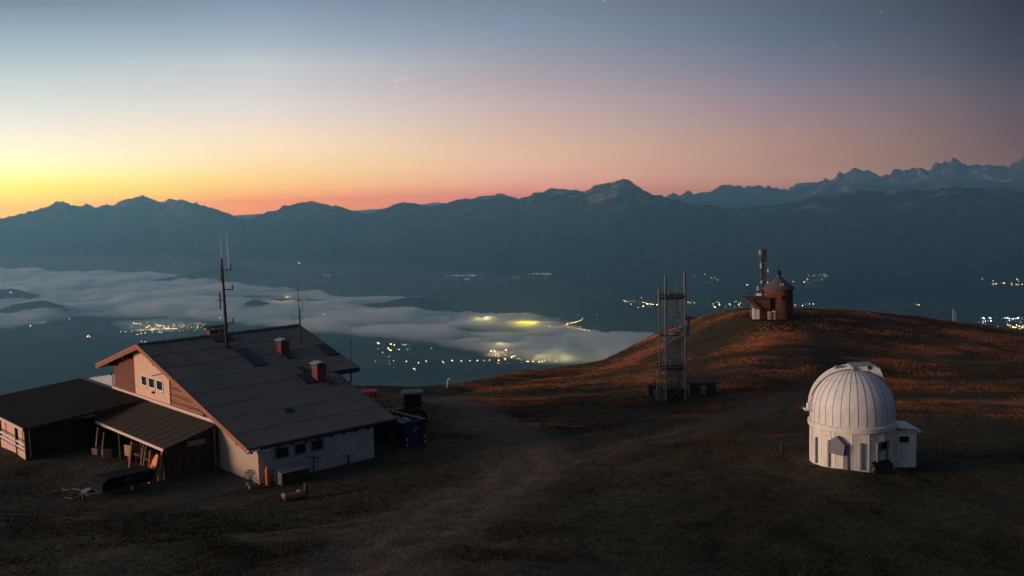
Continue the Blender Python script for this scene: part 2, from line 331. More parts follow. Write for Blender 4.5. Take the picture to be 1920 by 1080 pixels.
def fall(x, k): return 1/(1+np.abs(x)**k)
def H(x, y, near=True):
    x = np.asarray(x, float); y = np.asarray(y, float)
    rho = np.hypot(x, y)+1e-6; az = np.degrees(np.arctan2(x, y)); dc = np.interp(az, CA, CD)
    # summit meadow then the mountain falling away beyond its edge
    k = np.minimum(rho, dc)/rho
    base = near_z(x*k, y*k)
    t = np.maximum(rho-dc, 0); base = base - np.where(t < 30, t*t/60*.42, (t-15)*.42)*(1+.15*fbm(x/400, y/400, 3, 3))
    base = base + np.where(rho > 190, 25*fbm(x/500, y/500, 4, 9)*sstep(190, 800, rho), 0)
    # valley floor, low hills
    fl = FLOOR + 14*fbm(x/900, y/900, 4, 5)
    for hx, hy, hh, wx, wy in HG:
        fl = fl + hh*np.exp(-(((x-hx)/wx)**2+((y-hy)/wy)**2))*(1+.25*fbm(x/350, y/350, 3, 77))
    d1 = np.interp(az, D1a, D1d)
    # Long southern range
    u = (rho-d1)/np.where(rho < d1, 3600, 4200); kk = np.exp(-(u/.16)**2)
    e1 = np.interp(az, P1[0], P1[1])*kk+np.interp(az, P1s[0], P1s[1])*(1-kk); e1 = np.minimum(e1, np.interp(az, P1[0], P1[1])+.0012); h1 = d1*e1-FLOOR
    prf = 1/(1+np.abs(u)**1.7)
    prf = np.where(rho < d1, prf*sstep(-2.6, -1.0, u)*.35+prf*.65, prf)
    rg = .8*ridged(x/3100+.2*fbm(x/2500, y/2500, 3, 12), y/5200, 5, 11)+.6*ridged(x/1000, y/1300, 4, 13)
    f1 = h1*prf*(1-.62*(1-prf)*rg)*sstep(9000, 15500, rho-(d1-21500)*.8)
    out = np.maximum(fl, FLOOR+f1+18*fbm(x/300, y/300, 3, 21)*(1-prf)*sstep(15000, 17000, rho))
    u = (rho-37000)/3200; kk = np.exp(-(u/.22)**2); e2 = np.interp(az, P2[0], P2[1], left=-.06, right=-.05)*kk+np.interp(az, P2s[0], P2s[1], left=-.06, right=-.05)*(1-kk); prf = 1/(1+np.abs(u)**1.5)
    rg = ridged(x/1500, y/2200, 6, 15)
    f2 = (37000*e2-FLOOR)*prf*(1-.6*(1-prf)*rg)*sstep(24000, 30000, rho)
    out = np.maximum(out, FLOOR+f2)
    e3 = np.interp(az, P3[0], P3[1], left=-.012, right=-.03); u = (rho-62000)/5000; prf = 1/(1+np.abs(u)**1.8)
    out = np.maximum(out, FLOOR+(62000*e3-FLOOR)*prf*sstep(45000, 55000, rho))
    return np.where(base > out, base, out)
def Hs(x, y): return float(H(np.array([x]), np.array([y]))[0])

# roads: polylines in ground space
def gpt(px, py):
    # first hit of the pixel ray with the ground
    r = ray(px, py); r = r/math.hypot(r[0], r[1])
    d = np.concatenate([np.arange(30, 260, .25)]); z = H(r[0]*d, r[1]*d); k = np.argmax(z > r[2]*d)
    return np.array([r[0]*d[k], r[1]*d[k]])
ROADS = [([(560, 1130), (700, 1040), (830, 970), (930, 910), (985, 865), (975, 830), (925, 800), (880, 775), (850, 755), (820, 748)], 4.2, 1.0),
         ([(500, 1010), (700, 975), (860, 945), (985, 880), (1130, 850), (1270, 815), (1400, 775), (1470, 745)], 2.6, .7),
         ([(-40, 995), (120, 978), (300, 965), (480, 932), (560, 915), (700, 880), (790, 850), (860, 820)], .55, .75),
         ([(1490, 735), (1640, 690), (1760, 650), (1850, 632)], 1.1, .5), ([(850, 735), (1000, 728), (1150, 722), (1280, 712)], .6, .4)]
RW = [(np.array([gpt(*p) for p in pl]), w, s) for pl, w, s in ROADS]
SLABQ = [hp(-5.2, .2), hp(-.2, .2), hp(-.2, 5.5), hp(-3.2, 5.5)]
def road(x, y):
    m = np.zeros_like(x)
    for P_, w, s in RW:
        d = np.full(x.shape, 1e9)
        for a, b in zip(P_[:-1], P_[1:]):
            ab = b-a; t = np.clip(((x-a[0])*ab[0]+(y-a[1])*ab[1])/(ab@ab), 0, 1); d = np.minimum(d, np.hypot(x-a[0]-t*ab[0], y-a[1]-t*ab[1]))
        d = d+.32*w*fbm(x/4., y/4., 3, 61)
        rut = np.exp(-((np.abs(d)-.85)/.38)**2) if w > 1.5 else 0
        m = np.maximum(m, s*(1-sstep(w*.5, w*1.25, d))*(.62+.38*rut))
    m = np.maximum(m, .5*(1-sstep(2.6, 3.7, np.hypot(x-17.1*1.2+.0, y-60.6)+.5*fbm(x, y, 2, 9))))
    # trampled yard around the buildings
    q = np.stack([x-HC[0], y-HC[1]], -1); rr = q@RD[:2]; gg = q@GD[:2]
    yard = (1-sstep(3, 8, np.hypot(np.maximum(np.maximum(-12-rr, rr-16), 0), np.maximum(np.maximum(-3-gg, gg-16), 0))))
    return np.clip(np.maximum(m, 0.22*yard*(1+fbm(x/2., y/2., 3, 8))), 0, 1)

def grid_obj(name, X, Y, Z, wrap=False):
    nr, nc = X.shape; V = np.stack([X.ravel(), Y.ravel(), Z.ravel()], 1)
    i = np.arange(nr-1)[:, None]*nc+np.arange(nc-1)[None, :]
    q = np.stack([i, i+1, i+1+nc, i+nc], -1).reshape(-1, 4)
    if wrap:
        j = np.arange(nr-1)*nc; q = np.r_[q, np.stack([j+nc-1, j, j+nc, j+2*nc-1], -1)]
    me = bpy.data.meshes.new(name); me.vertices.add(len(V)); me.vertices.foreach_set('co', V.ravel())
    me.loops.add(q.size); me.loops.foreach_set('vertex_index', q.ravel()); me.polygons.add(len(q)); me.polygons.foreach_set('loop_start', np.arange(len(q))*4)
    me.update(); me.validate(); me.polygons.foreach_set('use_smooth', np.ones(len(q), bool))
    o = bpy.data.objects.new(name, me); COL.objects.link(o); return o
X0, X1, Y0, Y1, ST = -115, 125, -50, 210, .6
gx, gy = np.meshgrid(np.arange(X0, X1, ST), np.arange(Y0, Y1, ST))
gz = H(gx, gy); rm = road(gx, gy)
q = np.stack([gx-HC[0], gy-HC[1]], -1); rr = q@RD[:2]; gg = q@GD[:2]
pad = 1-sstep(0, 3, np.hypot(np.maximum(np.maximum(-5-rr, rr-10), 0), np.maximum(np.maximum(-1-gg, gg-22), 0)))
gz = gz*(1-pad)+PADZ*pad
bumps = (.16*fbm(gx/5, gy/5, 4, 40)+.10*fbm(gx/1.6, gy/1.6, 3, 41)+.35*fbm(gx/14, gy/9, 3, 42))
gz = gz - .10*np.clip(rm-.6, 0, .4)*2.5*(1-pad)
gz = gz + bumps*(1-.75*rm)*(1-pad)
ground = grid_obj('ground', gx, gy, gz); ground['kind'] = 'structure'
at_ = ground.data.attributes.new('road', 'FLOAT', 'POINT'); at_.data.foreach_set('value', rm.ravel())
GREEN = [np.array([gpt(*p) for p in pl]) for pl in ([(1400, 597), (1350, 625), (1318, 665), (1300, 715), (1240, 730)], [(1500, 596), (1545, 640), (1560, 680), (1530, 730), (1420, 775)], [(1010, 770), (1110, 782), (1230, 790)], [(1140, 722), (1060, 735)])]
def dry_lit(x, y):  # autumn red by place, with the low light on the knoll painted in
    gm = np.zeros(np.shape(x))
    for P_ in GREEN:
        for a_, b_ in zip(P_[:-1], P_[1:]):
            ab_ = b_-a_; t_ = np.clip(((x-a_[0])*ab_[0]+(y-a_[1])*ab_[1])/(ab_@ab_), 0, 1); gm = np.maximum(gm, np.exp(-(np.hypot(x-a_[0]-t_*ab_[0], y-a_[1]-t_*ab_[1])/(2.6+2.0*fbm(x/5, y/5, 3, 140)))**2))
    return dry_lit0(x, y)*(1-.9*gm)
def dry_lit0(x, y):
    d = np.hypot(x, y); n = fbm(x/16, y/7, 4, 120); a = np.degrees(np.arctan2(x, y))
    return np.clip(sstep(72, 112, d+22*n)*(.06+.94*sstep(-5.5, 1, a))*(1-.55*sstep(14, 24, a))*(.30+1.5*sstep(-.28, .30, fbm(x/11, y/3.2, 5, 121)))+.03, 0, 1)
dm = dry_lit(gx, gy); at_ = ground.data.attributes.new('dry', 'FLOAT', 'POINT'); at_.data.foreach_set('value', dm.ravel())
def ground_z(x, y):
    fx = (x-X0)/ST; fy = (y-Y0)/ST; i = int(fx); j = int(fy); u = fx-i; v = fy-j
    return float((gz[j, i]*(1-u)+gz[j, i+1]*u)*(1-v)+(gz[j+1, i]*(1-u)+gz[j+1, i+1]*u)*v)
def gloc(px, py, D=None):
    """ground point seen at a pixel"""
    p = gpt(px, py) if D is None else at(px, py, D)
    return Vector((p[0], p[1], ground_z(p[0], p[1])))

def ground_mat():
    # autumn colour follows the 'dry' attribute: rust-red grass with knoll light painted in, near olive turf darkened as shade
    m = bpy.data.materials.new('autumn_meadow'); m.use_nodes = True; t = m.node_tree; b = t.nodes['Principled BSDF']; b.inputs['Roughness'].default_value = .95; b.inputs['Specular IOR Level'].default_value = .1
    g = N(t, 'ShaderNodeNewGeometry'); mp = N(t, 'ShaderNodeMapping'); mp.inputs['Scale'].default_value = (.035, .10, .1); L(t, g.outputs['Position'], mp.inputs[0])
    n1 = N(t, 'ShaderNodeTexNoise'); n1.inputs['Scale'].default_value = 1; n1.inputs['Detail'].default_value = 7; n1.inputs['Roughness'].default_value = .68; L(t, mp.outputs[0], n1.inputs[0])
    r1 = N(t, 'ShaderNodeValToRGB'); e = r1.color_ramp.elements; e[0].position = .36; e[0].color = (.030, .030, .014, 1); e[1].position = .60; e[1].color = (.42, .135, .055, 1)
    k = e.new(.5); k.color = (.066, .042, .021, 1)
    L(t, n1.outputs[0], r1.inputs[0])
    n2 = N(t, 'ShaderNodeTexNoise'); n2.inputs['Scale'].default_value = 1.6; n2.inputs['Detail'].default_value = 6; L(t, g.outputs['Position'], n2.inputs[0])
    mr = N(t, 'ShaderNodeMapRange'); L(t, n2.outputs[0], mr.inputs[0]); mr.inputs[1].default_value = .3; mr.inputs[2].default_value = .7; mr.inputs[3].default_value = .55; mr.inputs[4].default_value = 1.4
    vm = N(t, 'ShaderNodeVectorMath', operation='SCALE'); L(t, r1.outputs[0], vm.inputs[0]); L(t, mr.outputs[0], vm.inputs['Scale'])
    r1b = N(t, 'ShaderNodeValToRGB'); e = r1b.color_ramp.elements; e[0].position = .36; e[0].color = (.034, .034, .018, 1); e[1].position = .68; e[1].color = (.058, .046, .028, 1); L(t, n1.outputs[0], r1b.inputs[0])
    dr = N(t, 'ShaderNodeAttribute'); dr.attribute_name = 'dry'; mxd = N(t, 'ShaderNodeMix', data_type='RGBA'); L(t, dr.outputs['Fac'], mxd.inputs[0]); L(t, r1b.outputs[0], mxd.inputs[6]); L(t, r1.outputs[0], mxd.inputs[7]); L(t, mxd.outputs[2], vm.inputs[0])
    a = N(t, 'ShaderNodeAttribute'); a.attribute_name = 'road'
    n3 = N(t, 'ShaderNodeTexNoise'); n3.inputs['Scale'].default_value = .9; n3.inputs['Detail'].default_value = 8; L(t, g.outputs['Position'], n3.inputs[0])
    r3 = N(t, 'ShaderNodeValToRGB'); e = r3.color_ramp.elements; e[0].position = .35; e[0].color = (.070, .050, .034, 1); e[1].position = .7; e[1].color = (.145, .105, .072, 1); L(t, n3.outputs[0], r3.inputs[0])
    mx = N(t, 'ShaderNodeMix', data_type='RGBA'); L(t, a.outputs['Fac'], mx.inputs[0]); L(t, vm.outputs[0], mx.inputs[6]); L(t, r3.outputs[0], mx.inputs[7]); L(t, mx.outputs[2], b.inputs['Base Color'])
    bp = N(t, 'ShaderNodeBump'); bp.inputs['Strength'].default_value = .7; bp.inputs['Distance'].default_value = .15; n4 = N(t, 'ShaderNodeTexNoise'); n4.inputs['Scale'].default_value = 3.5; n4.inputs['Detail'].default_value = 8; L(t, g.outputs['Position'], n4.inputs[0]); L(t, n4.outputs[0], bp.inputs['Height']); L(t, bp.outputs[0], b.inputs['Normal'])
    return m
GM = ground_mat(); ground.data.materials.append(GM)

# far terrain: one polar sheet out to 80 km
azs = np.radians(np.r_[np.arange(-180, -60, 4.), np.arange(-60, -30.6, .7), np.arange(-30.5, 30.5, .07), np.arange(30.5, 32, .2), np.arange(32, 60, .8), np.arange(60, 180, 4.)])
rad = np.r_[[5, 40], np.geomspace(90, 7000, 50), np.linspace(7200, 16000, 60), np.linspace(16150, 40000, 170), np.geomspace(41000, 70500, 30)]
ra, aa = np.meshgrid(rad, azs, indexing='ij'); fx_ = np.clip(ra*np.sin(aa), -HSIDE+200, HSIDE-200); fy_ = np.clip(ra*np.cos(aa), -HBACK+200, HFAR-200); fz_ = H(fx_, fy_)
ins = np.minimum(np.minimum(fx_-X0, X1-fx_), np.minimum(fy_-Y0, Y1-fy_)); fz_ = fz_-14*sstep(-5, 25, ins)-.5
terrain = grid_obj('mountain_terrain', fx_, fy_, fz_, wrap=True); terrain['kind'] = 'structure'
def terrain_mat():
    m = bpy.data.materials.new('forest_and_rock'); m.use_nodes = True; t = m.node_tree; b = t.nodes['Principled BSDF']; b.inputs['Roughness'].default_value = .95; b.inputs['Specular IOR Level'].default_value = .05
    g = N(t, 'ShaderNodeNewGeometry'); n1 = N(t, 'ShaderNodeTexNoise'); n1.inputs['Scale'].default_value = .0022; n1.inputs['Detail'].default_value = 9; n1.inputs['Roughness'].default_value = .65; L(t, g.outputs['Position'], n1.inputs[0])
    s = N(t, 'ShaderNodeSeparateXYZ'); L(t, g.outputs['Position'], s.inputs[0])
    hi = N(t, 'ShaderNodeMapRange'); hi.inputs[1].default_value = -600; hi.inputs[2].default_value = 60; L(t, s.outputs[2], hi.inputs[0])
    rock = mth(t, 'MULTIPLY', mth(t, 'ADD', mth(t, 'MULTIPLY', mth(t, 'SUBTRACT', n1.outputs[0], .5), 7.0), -.12), 1, clamp=True)
    rk = mth(t, 'MULTIPLY', mth(t, 'ADD', rock, mth(t, 'MULTIPLY', mth(t, 'SUBTRACT', hi.outputs[0], .8, clamp=True), .8)), hi.outputs[0], clamp=True)
    mx = N(t, 'ShaderNodeMix', data_type='RGBA'); L(t, rk, mx.inputs[0]); mx.inputs[6].default_value = (.022, .030, .024, 1); mx.inputs[7].default_value = (.46, .37, .31, 1)
    n2 = N(t, 'ShaderNodeTexNoise'); n2.inputs['Scale'].default_value = .0012; n2.inputs['Detail'].default_value = 8; L(t, g.outputs['Position'], n2.inputs[0])
    r2 = N(t, 'ShaderNodeValToRGB'); e = r2.color_ramp.elements; e[0].position = .45; e[0].color = (0, 0, 0, 1); e[1].position = .6; e[1].color = (1, 1, 1, 1); L(t, n2.outputs[0], r2.inputs[0])
    low = N(t, 'ShaderNodeMapRange'); low.inputs[1].default_value = -1400; low.inputs[2].default_value = -1330; low.inputs[3].default_value = 1; low.inputs[4].default_value = 0; L(t, s.outputs[2], low.inputs[0])
    mx2 = N(t, 'ShaderNodeMix', data_type='RGBA'); L(t, mth(t, 'MULTIPLY', low.outputs[0], r2.outputs[0]), mx2.inputs[0]); L(t, mx.outputs[2], mx2.inputs[6]); mx2.inputs[7].default_value = (.055, .06, .04, 1)
    L(t, mx2.outputs[2], b.inputs['Base Color'])
    bp = N(t, 'ShaderNodeBump'); bp.inputs['Strength'].default_value = 1; bp.inputs['Distance'].default_value = 160; L(t, n1.outputs[0], bp.inputs['Height']); L(t, bp.outputs[0], b.inputs['Normal'])
    return m
terrain.data.materials.append(terrain_mat())

# ------------------------------------------------------------------ valley fog: low volumes lying on the floor
def sdpoly(px, py, poly, ay):
    """signed distance (px) inside +, y stretched by ay"""
    P_ = np.array(poly, float); P_[:, 1] *= ay; y = py*ay; d = np.full(px.shape, 1e9); ins = np.zeros(px.shape, bool)
    for i in range(len(P_)):
        a = P_[i]; b = P_[(i+1) % len(P_)]; ab = b-a; t = np.clip(((px-a[0])*ab[0]+(y-a[1])*ab[1])/(ab@ab), 0, 1)
        d = np.minimum(d, np.hypot(px-a[0]-t*ab[0], y-a[1]-t*ab[1]))
        c = ((a[1] > y) != (b[1] > y)) & (px < (b[0]-a[0])*(y-a[1])/(b[1]-a[1]+1e-12)+a[0]); ins ^= c
    return np.where(ins, d, -d)
FOGS = [([(-420, 494), (60, 499), (200, 503), (330, 513), (430, 518), (540, 538), (600, 540), (700, 553), (800, 553), (870, 562), (840, 578), (960, 584), (1080, 588), (1090, 600), (1130, 618), (1180, 628), (1300, 632), (1300, 690), (1000, 680), (930, 674), (850, 660), (800, 645), (700, 634), (640, 628), (560, 616), (480, 606), (400, 602), (330, 598), (230, 593), (150, 596), (80, 604), (-420, 640)], 1.0, 50),
        ([(1250, 545), (1290, 533), (1400, 530), (1450, 545), (1450, 568), (1360, 577), (1260, 573)], .32, 25),
        ([(1540, 534), (1700, 528), (1960, 532), (1960, 543), (1700, 543), (1560, 542)], .22, 8), ([(-60, 569), (60, 571), (45, 580), (-60, 580)], .3, 10), ([(190, 596), (330, 590), (400, 600), (330, 622), (220, 620)], .07, 26)]
HOLES = [(560, 562, 70, 3, .9), (400, 575, 60, 2.5, .8), (820, 592, 60, 3, .7), (860, 636, 70, 4, .7), (1010, 632, 70, 3, .6), (300, 563, 40, 2.5, .9), (350, 567, 35, 2, .9), (480, 556, 90, 3.5, .9), (470, 571, 70, 3, .8), (760, 610, 60, 3, .9), (950, 622, 60, 5, .8), (620, 585, 120, 3, .5), (1120, 626, 80, 4, .6), (690, 570, 60, 4, .8), (770, 574, 110, 8, 1), (500, 549, 120, 5, .8), (520, 562, 130, 5, .85), (310, 562, 60, 3, .7), (735, 612, 85, 6, .8), (880, 621, 45, 6, .6), (975, 618, 45, 8, .6), (560, 595, 110, 8, .65), (650, 600, 90, 5, .5), (560, 520, 60, 6, .5), (350, 548, 70, 2, .5), (820, 606, 60, 3, .5), (400, 586, 80, 4, .55), (700, 588, 70, 3, .4), (1060, 606, 60, 4, .4)]
def make_fog(idx, poly, k, edge, dens, label):
    n1, n2 = 420, 260
    pxs = [p[0] for p in poly]; pys = [p[1] for p in poly]
    PX, PY = np.meshgrid(np.linspace(min(pxs)-10, max(pxs)+10, n1 if idx == 0 else 120), np.linspace(max(pys)+6, min(pys)-6, n2 if idx == 0 else 50))
    zf = FLOOR+20
    rr_ = FW[None, None]+RT[None, None]*((PX-960)/F)[..., None]+UPV[None, None]*((540-PY)/F)[..., None]
    t = zf/rr_[..., 2]; X = rr_[..., 0]*t; Y = rr_[..., 1]*t
    jx = 22*fbm(X/1500, Y/1500, 4, 70); jy = 9*fbm(X/600, Y/1400, 5, 71, .6)
    sdv = sdpoly(PX+jx, PY+jy*(1 if idx == 0 else .5), poly, 5.)
    T = sstep(0, edge*1.6, sdv)
    nz_ = .98+.78*fbm(X/1500, Y/1700, 5, 72)+.60*fbm(X/420, Y/700, 5, 74, .65)
    if k > 2: nz_ = 1+0*nz_
    for hx, hy, wx, wy, a in (HOLES if k <= 2 else []):
        T = T*(1-a*np.exp(-((PX+jx*.8-hx)/wx)**2-((PY+jy*.4-hy)/wy)**2))
    T = np.minimum(T*np.clip(nz_, .30, 1.6), 1.3)**1.2*k
    Z = FLOOR-30+4+T*110
    thick = np.maximum(T*110, 0); ok = thick > 1.0
    nr, nc = X.shape; fok = ok[:-1, :-1] | ok[1:, :-1] | ok[:-1, 1:] | ok[1:, 1:]
    zb = np.full_like(Z, FLOOR-1); zt = FLOOR+np.maximum(T*110, .5)
    idm = np.arange(nr*nc).reshape(nr, nc); V = np.r_[np.stack([X.ravel(), Y.ravel(), zt.ravel()], 1), np.stack([X.ravel(), Y.ravel(), zb.ravel()], 1)]
    K = nr*nc; i, j = np.nonzero(fok); a, b, c, d = idm[i, j], idm[i, j+1], idm[i+1, j+1], idm[i+1, j]
    faces = [np.stack([a, b, c, d], 1), np.stack([d+K, c+K, b+K, a+K], 1)]
    fp = np.pad(fok, 1)
    for di, dj, e0, e1 in ((-1, 0, a, b), (0, 1, b, c), (1, 0, c, d), (0, -1, d, a)):
        s = ~fp[i+1+di, j+1+dj]; faces.append(np.stack([e1[s], e0[s], e0[s]+K, e1[s]+K], 1))
    q = np.concatenate(faces); used, inv = np.unique(q.ravel(), return_inverse=True); V = V[used]; q = inv.reshape(-1, 4)
    me = bpy.data.meshes.new('valley_fog'); me.vertices.add(len(V)); me.vertices.foreach_set('co', V.ravel()); me.loops.add(q.size); me.loops.foreach_set('vertex_index', q.ravel()); me.polygons.add(len(q)); me.polygons.foreach_set('loop_start', np.arange(len(q))*4); me.update(); me.validate()
    m = bpy.data.materials.new('fog_volume'); m.use_nodes = True; tt = m.node_tree; tt.nodes.clear(); o_ = N(tt, 'ShaderNodeOutputMaterial'); pv = N(tt, 'ShaderNodeVolumePrincipled'); pv.inputs['Color'].default_value = (1, .985, .93, 1); pv.inputs['Density'].default_value = dens; pv.inputs['Anisotropy'].default_value = .6; L(tt, pv.outputs[0], o_.inputs['Volume'])
    me.materials.append(m); ob = bpy.data.objects.new('valley_fog', me); COL.objects.link(ob); ob['kind'] = 'stuff'; ob['label'] = label; ob['category'] = 'fog'
FOGS.append(([(-700, 420), (300, 430), (800, 455), (1250, 500), (1400, 560), (1300, 690), (700, 680), (-700, 700)], 3.6, 330))
FL = ['wide pale bank of fog filling the left half of the valley', 'small thin fog patch behind the lattice tower and chapel', 'thin low streak of fog in the valley on the far right', 'thin fog wisp in front of the dark hill on the far left', 'faint fog veil over the town above the chalet ridge', 'very thin blue mist lying above the left and middle valley']
for i, (pl, k, e) in enumerate(FOGS): make_fog(i, pl, k, e, .0105 if i < 5 else .00003, FL[i])

# ------------------------------------------------------------------ haze
hz = MB().box((-HSIDE, -HBACK, FLOOR-60), (HSIDE, HFAR, HTOP)).build('haze', MT['white']); hz['kind'] = 'stuff'; hz['label'] = 'thin blue morning haze over the whole valley'; hz['category'] = 'haze'
hm = bpy.data.materials.new('haze_air'); hm.use_nodes = True; tt = hm.node_tree; tt.nodes.clear(); o_ = N(tt, 'ShaderNodeOutputMaterial'); pv = N(tt, 'ShaderNodeVolumePrincipled')
pv.inputs['Color'].default_value = (.37, .78, 1, 1); pv.inputs['Density'].default_value = HAZE; pv.inputs['Anisotropy'].default_value = .55; L(tt, pv.outputs[0], o_.inputs['Volume'])
hz.data.materials[0] = hm

#@@OBJECTS
# ------------------------------------------------------------------ mountain chalet
HOUSE = thing('mountain_chalet', 'large chalet with long grey sheet roof, peach gable and reddish wood siding', 'building', tuple(HC), HROT)
SL = math.atan(.2965); SLL = math.atan(.278)
def zr(g): return 2.5+.2965*g if g <= 17.2 else 7.6-.278*(g-17.2)
TH = .28
# walls (r = local x, g = local y)
w = MB(); w.prism([(0, 0, -.6), (0, 24.4, -.6), (0, 24.4, 3.25), (0, 3.6, 3.25), (0, 0, 2.2)], (.3, 0, 0)); w.build('gable_base_wall', MT['plaster_low'], HOUSE)
w = MB(); w.box((.3, 0.0, -.6), (9.0, .3, 2.3)); w.build('eave_wall', MT['plaster_grey'], HOUSE)
w = MB(); w.prism([(8.7, .3, -.6), (8.7, 3.2, -.6), (8.7, 3.2, 3.1), (8.7, .3, 2.25)], (.3, 0, 0)); w.box((9.0, 3.0, -.6), (10.6, 3.2, 3.0)); w.prism([(10.4, 3.2, -.6), (10.4, 24.4, -.6), (10.4, 24.4, 5.1), (10.4, 17.2, 7.1), (10.4, 3.2, 3.1)], (.2, 0, 0)); w.box((.3, 24.2, -.6), (10.4, 24.4, 5.2)); w.build('rear_wall', MT['plaster_grey'], HOUSE)
w = MB().prism([(.12, 4, 3.25), (.12, 24.3, 3.25), (.12, 24.3, 5.2), (.12, 17.2, 7.2), (.12, 4, 3.36)], (.12, 0, 0)); w.build('gable_backing_wall', MT['dark_wood'], HOUSE)
# cream rendered centre panel standing proud of the siding
PW = MB()
wins = [(17.45, 18.35), (15.95, 16.95), (14.45, 15.45)]; wz = (4.32, 5.0)
def slab(g0, g1, za, zb_):   # solid piece of the panel
    PW.prism([(-.10, g0, za), (-.10, g1, za), (-.10, g1, zb_(g1) if callable(zb_) else zb_), (-.10, g0, zb_(g0) if callable(zb_) else zb_)], (.22, 0, 0))
zu = lambda g: zr(g)-TH-.02
slab(13.3, 19.8, 3.42, wz[0]); ed = [13.3, 14.45, 15.45, 15.95, 16.95, 17.45, 18.35, 19.8]
for a, b in zip(ed[0::2], ed[1::2]): slab(a, b, wz[0], wz[1])
for a, b in ((13.3, 17.2), (17.2, 19.8)): slab(a, b, wz[1], zu)
PW.build('gable_panel', MT['plaster'], HOUSE)
for a, b in wins:
    f = MB(); t_ = .09
    f.box((-.15, a-t_, wz[0]-t_), (-.02, b+t_, wz[0])); f.box((-.15, a-t_, wz[1]), (-.02, b+t_, wz[1]+t_)); f.box((-.15, a-t_, wz[0]), (-.02, a, wz[1])); f.box((-.15, b, wz[0]), (-.02, b+t_, wz[1]))
    wo_ = f.build('window', MT['white'], HOUSE); MB().box((-.24, a-.14, wz[0]-.14), (-.02, b+.14, wz[0]-.095)).build('sill', MT['trim'], wo_); MB().box((-.05, a, wz[0]), (-.03, b, wz[1])).build('pane', MT['darkglass'], wo_)
MB().tube((-.10, 16.1, 3.98), (-.28, 16.1, 3.98), .09, n=10).build('vent', MT['metal_dark'], HOUSE)
MB().tube((-.10, 13.9, 5.72), (-.95, 14.2, 5.6), .035).build('bracket_rod', MT['metal_dark'], HOUSE)
# siding boards
def boards(glo, ghi, z0, dz, mats):
    z = z0; k = 0
    while True:
        za, zb_ = z, z+dz-.035
        if ghi < 17.3:      # right of the panel: roof rises with g
            gl = max(glo, (za+TH-2.5)/.2965+.05); gu = max(glo, (zb_+TH-2.5)/.2965+.05)
            if gu > ghi-.1: break
            poly = [(-.02, gl, za), (-.02, ghi, za), (-.02, ghi, zb_), (-.02, gu, zb_)]
        else:
            gl = min(ghi, 17.2+(7.6-za-TH)/.278-.05); gu = min(ghi, 17.2+(7.6-zb_-TH)/.278-.05)
            if gu < glo+.1: break
            poly = [(-.02, glo, za), (-.02, gl, za), (-.02, gu, zb_), (-.02, glo, zb_)]
        e = .10+.012*random.random()
        MB().prism([(e+p[0]-.12, p[1], p[2]) for p in poly], (.12-.0, 0, 0)).build('siding_board', mats[k % len(mats)], HOUSE); z += dz; k += 1
boards(19.85, 24.4, 3.42, .175, [MT['board'], MT['board']])
boards(4.2, 13.25, 3.42, .175, [MT['board2'], MT['board'], MT['board2']])
MB().box((-.22, 5.9, 3.24), (0.0, 24.5, 3.40)).build('wall_flashing', MT['trim'], HOUSE)
MB().box((-.12, 13.22, 3.42), (-.02, 13.3, 6.05)).build('corner_trim', MT['trim'], HOUSE)
# eave wall windows
for a, b in ((1.23, 2.17), (2.66, 3.46), (3.92, 4.82)):
    f = MB(); t_ = .11; z0, z1 = 1.45, 2.1
    f.box((a-t_, -.06, z0-t_), (b+t_, .02, z0)); f.box((a-t_, -.06, z1), (b+t_, .02, z1+t_)); f.box((a-t_, -.06, z0), (a, .02, z1)); f.box((b, -.06, z0), (b+t_, .02, z1))
    wo_ = f.build('window', mat('window_frame_grey', (.24, .23, .23), .7) if a < 2 else bpy.data.materials['window_frame_grey'], HOUSE); MB().box((a, -.02, z0), (b, -.004, z1)).build('pane', MT['darkglass'], wo_)
# roof deck
def roofdeck():
    m = MB()
    def sl(g0, g1, r0, r1, top=0, th=TH):
        m.prism([(r0, g0, zr(g0)+top), (r0, g1, zr(g1)+top), (r0, g1, zr(g1)-th), (r0, g0, zr(g0)-th)], (r1-r0, 0, 0))
    sl(0.0, 8.15, -.72, 10.95); sl(8.15, 17.2, -.72, 13.25); sl(17.2, 26.2, -.72, 13.25)
    return m
ROOF = roofdeck().build('roof', MT['under'], HOUSE)
def sheetmesh(wd, ln, m, seed):
    n = 7; mb = MB(); vs = []; fs = []
    xs = [wd*i/(2*n) for i in range(2*n+1)]
    for y in (0, ln):
        for i, x in enumerate(xs): vs.append((x, y, .045+(.022 if i % 2 else 0)))
    k = len(xs)
    for i in range(k-1): fs.append((i, i+1, k+i+1, k+i))
    o = len(vs); vs += [(0, 0, 0), (wd, 0, 0), (wd, ln, 0), (0, ln, 0)]
    fs += [(0, 1)+(o+1, o)] if False else [tuple([o]+list(range(0, k))+[o+1])]
    return mb.add(vs, fs).mesh('roof_sheet', m)
SM = {}
def sheets(g0, g1, nrow, ra_, rb_, ang, sgn=1):
    ln = abs(g1-g0)/cos(ang)/nrow; ncol = round((rb_-ra_)/1.07); wd = (rb_-ra_)/ncol
    key = (round(ln, 3), round(wd, 3))
    if key not in SM: SM[key] = [sheetmesh(wd-.012, ln+.10, m, 0) for m in (MT['sheet'], MT['sheet2'], MT['sheet3'])]
    for i in range(nrow):
        for j in range(ncol):
            s0 = i*ln; g = g0+sgn*s0*cos(ang); z = zr(g0)+s0*sin(ang)+.03+(.0 if sgn > 0 else 0)
            me = random.choices(SM[key], (4, 3, 1))[0]
            if sgn > 0: inst('roof_sheet', me, ROOF, (ra_+j*wd, g, z+random.uniform(0, .008)), (ang-.010+random.uniform(-.001, .001), 0, 0))
            else: inst('roof_sheet', me, ROOF, (ra_+(j+1)*wd, g, z), (ang-.006, 0, PI))
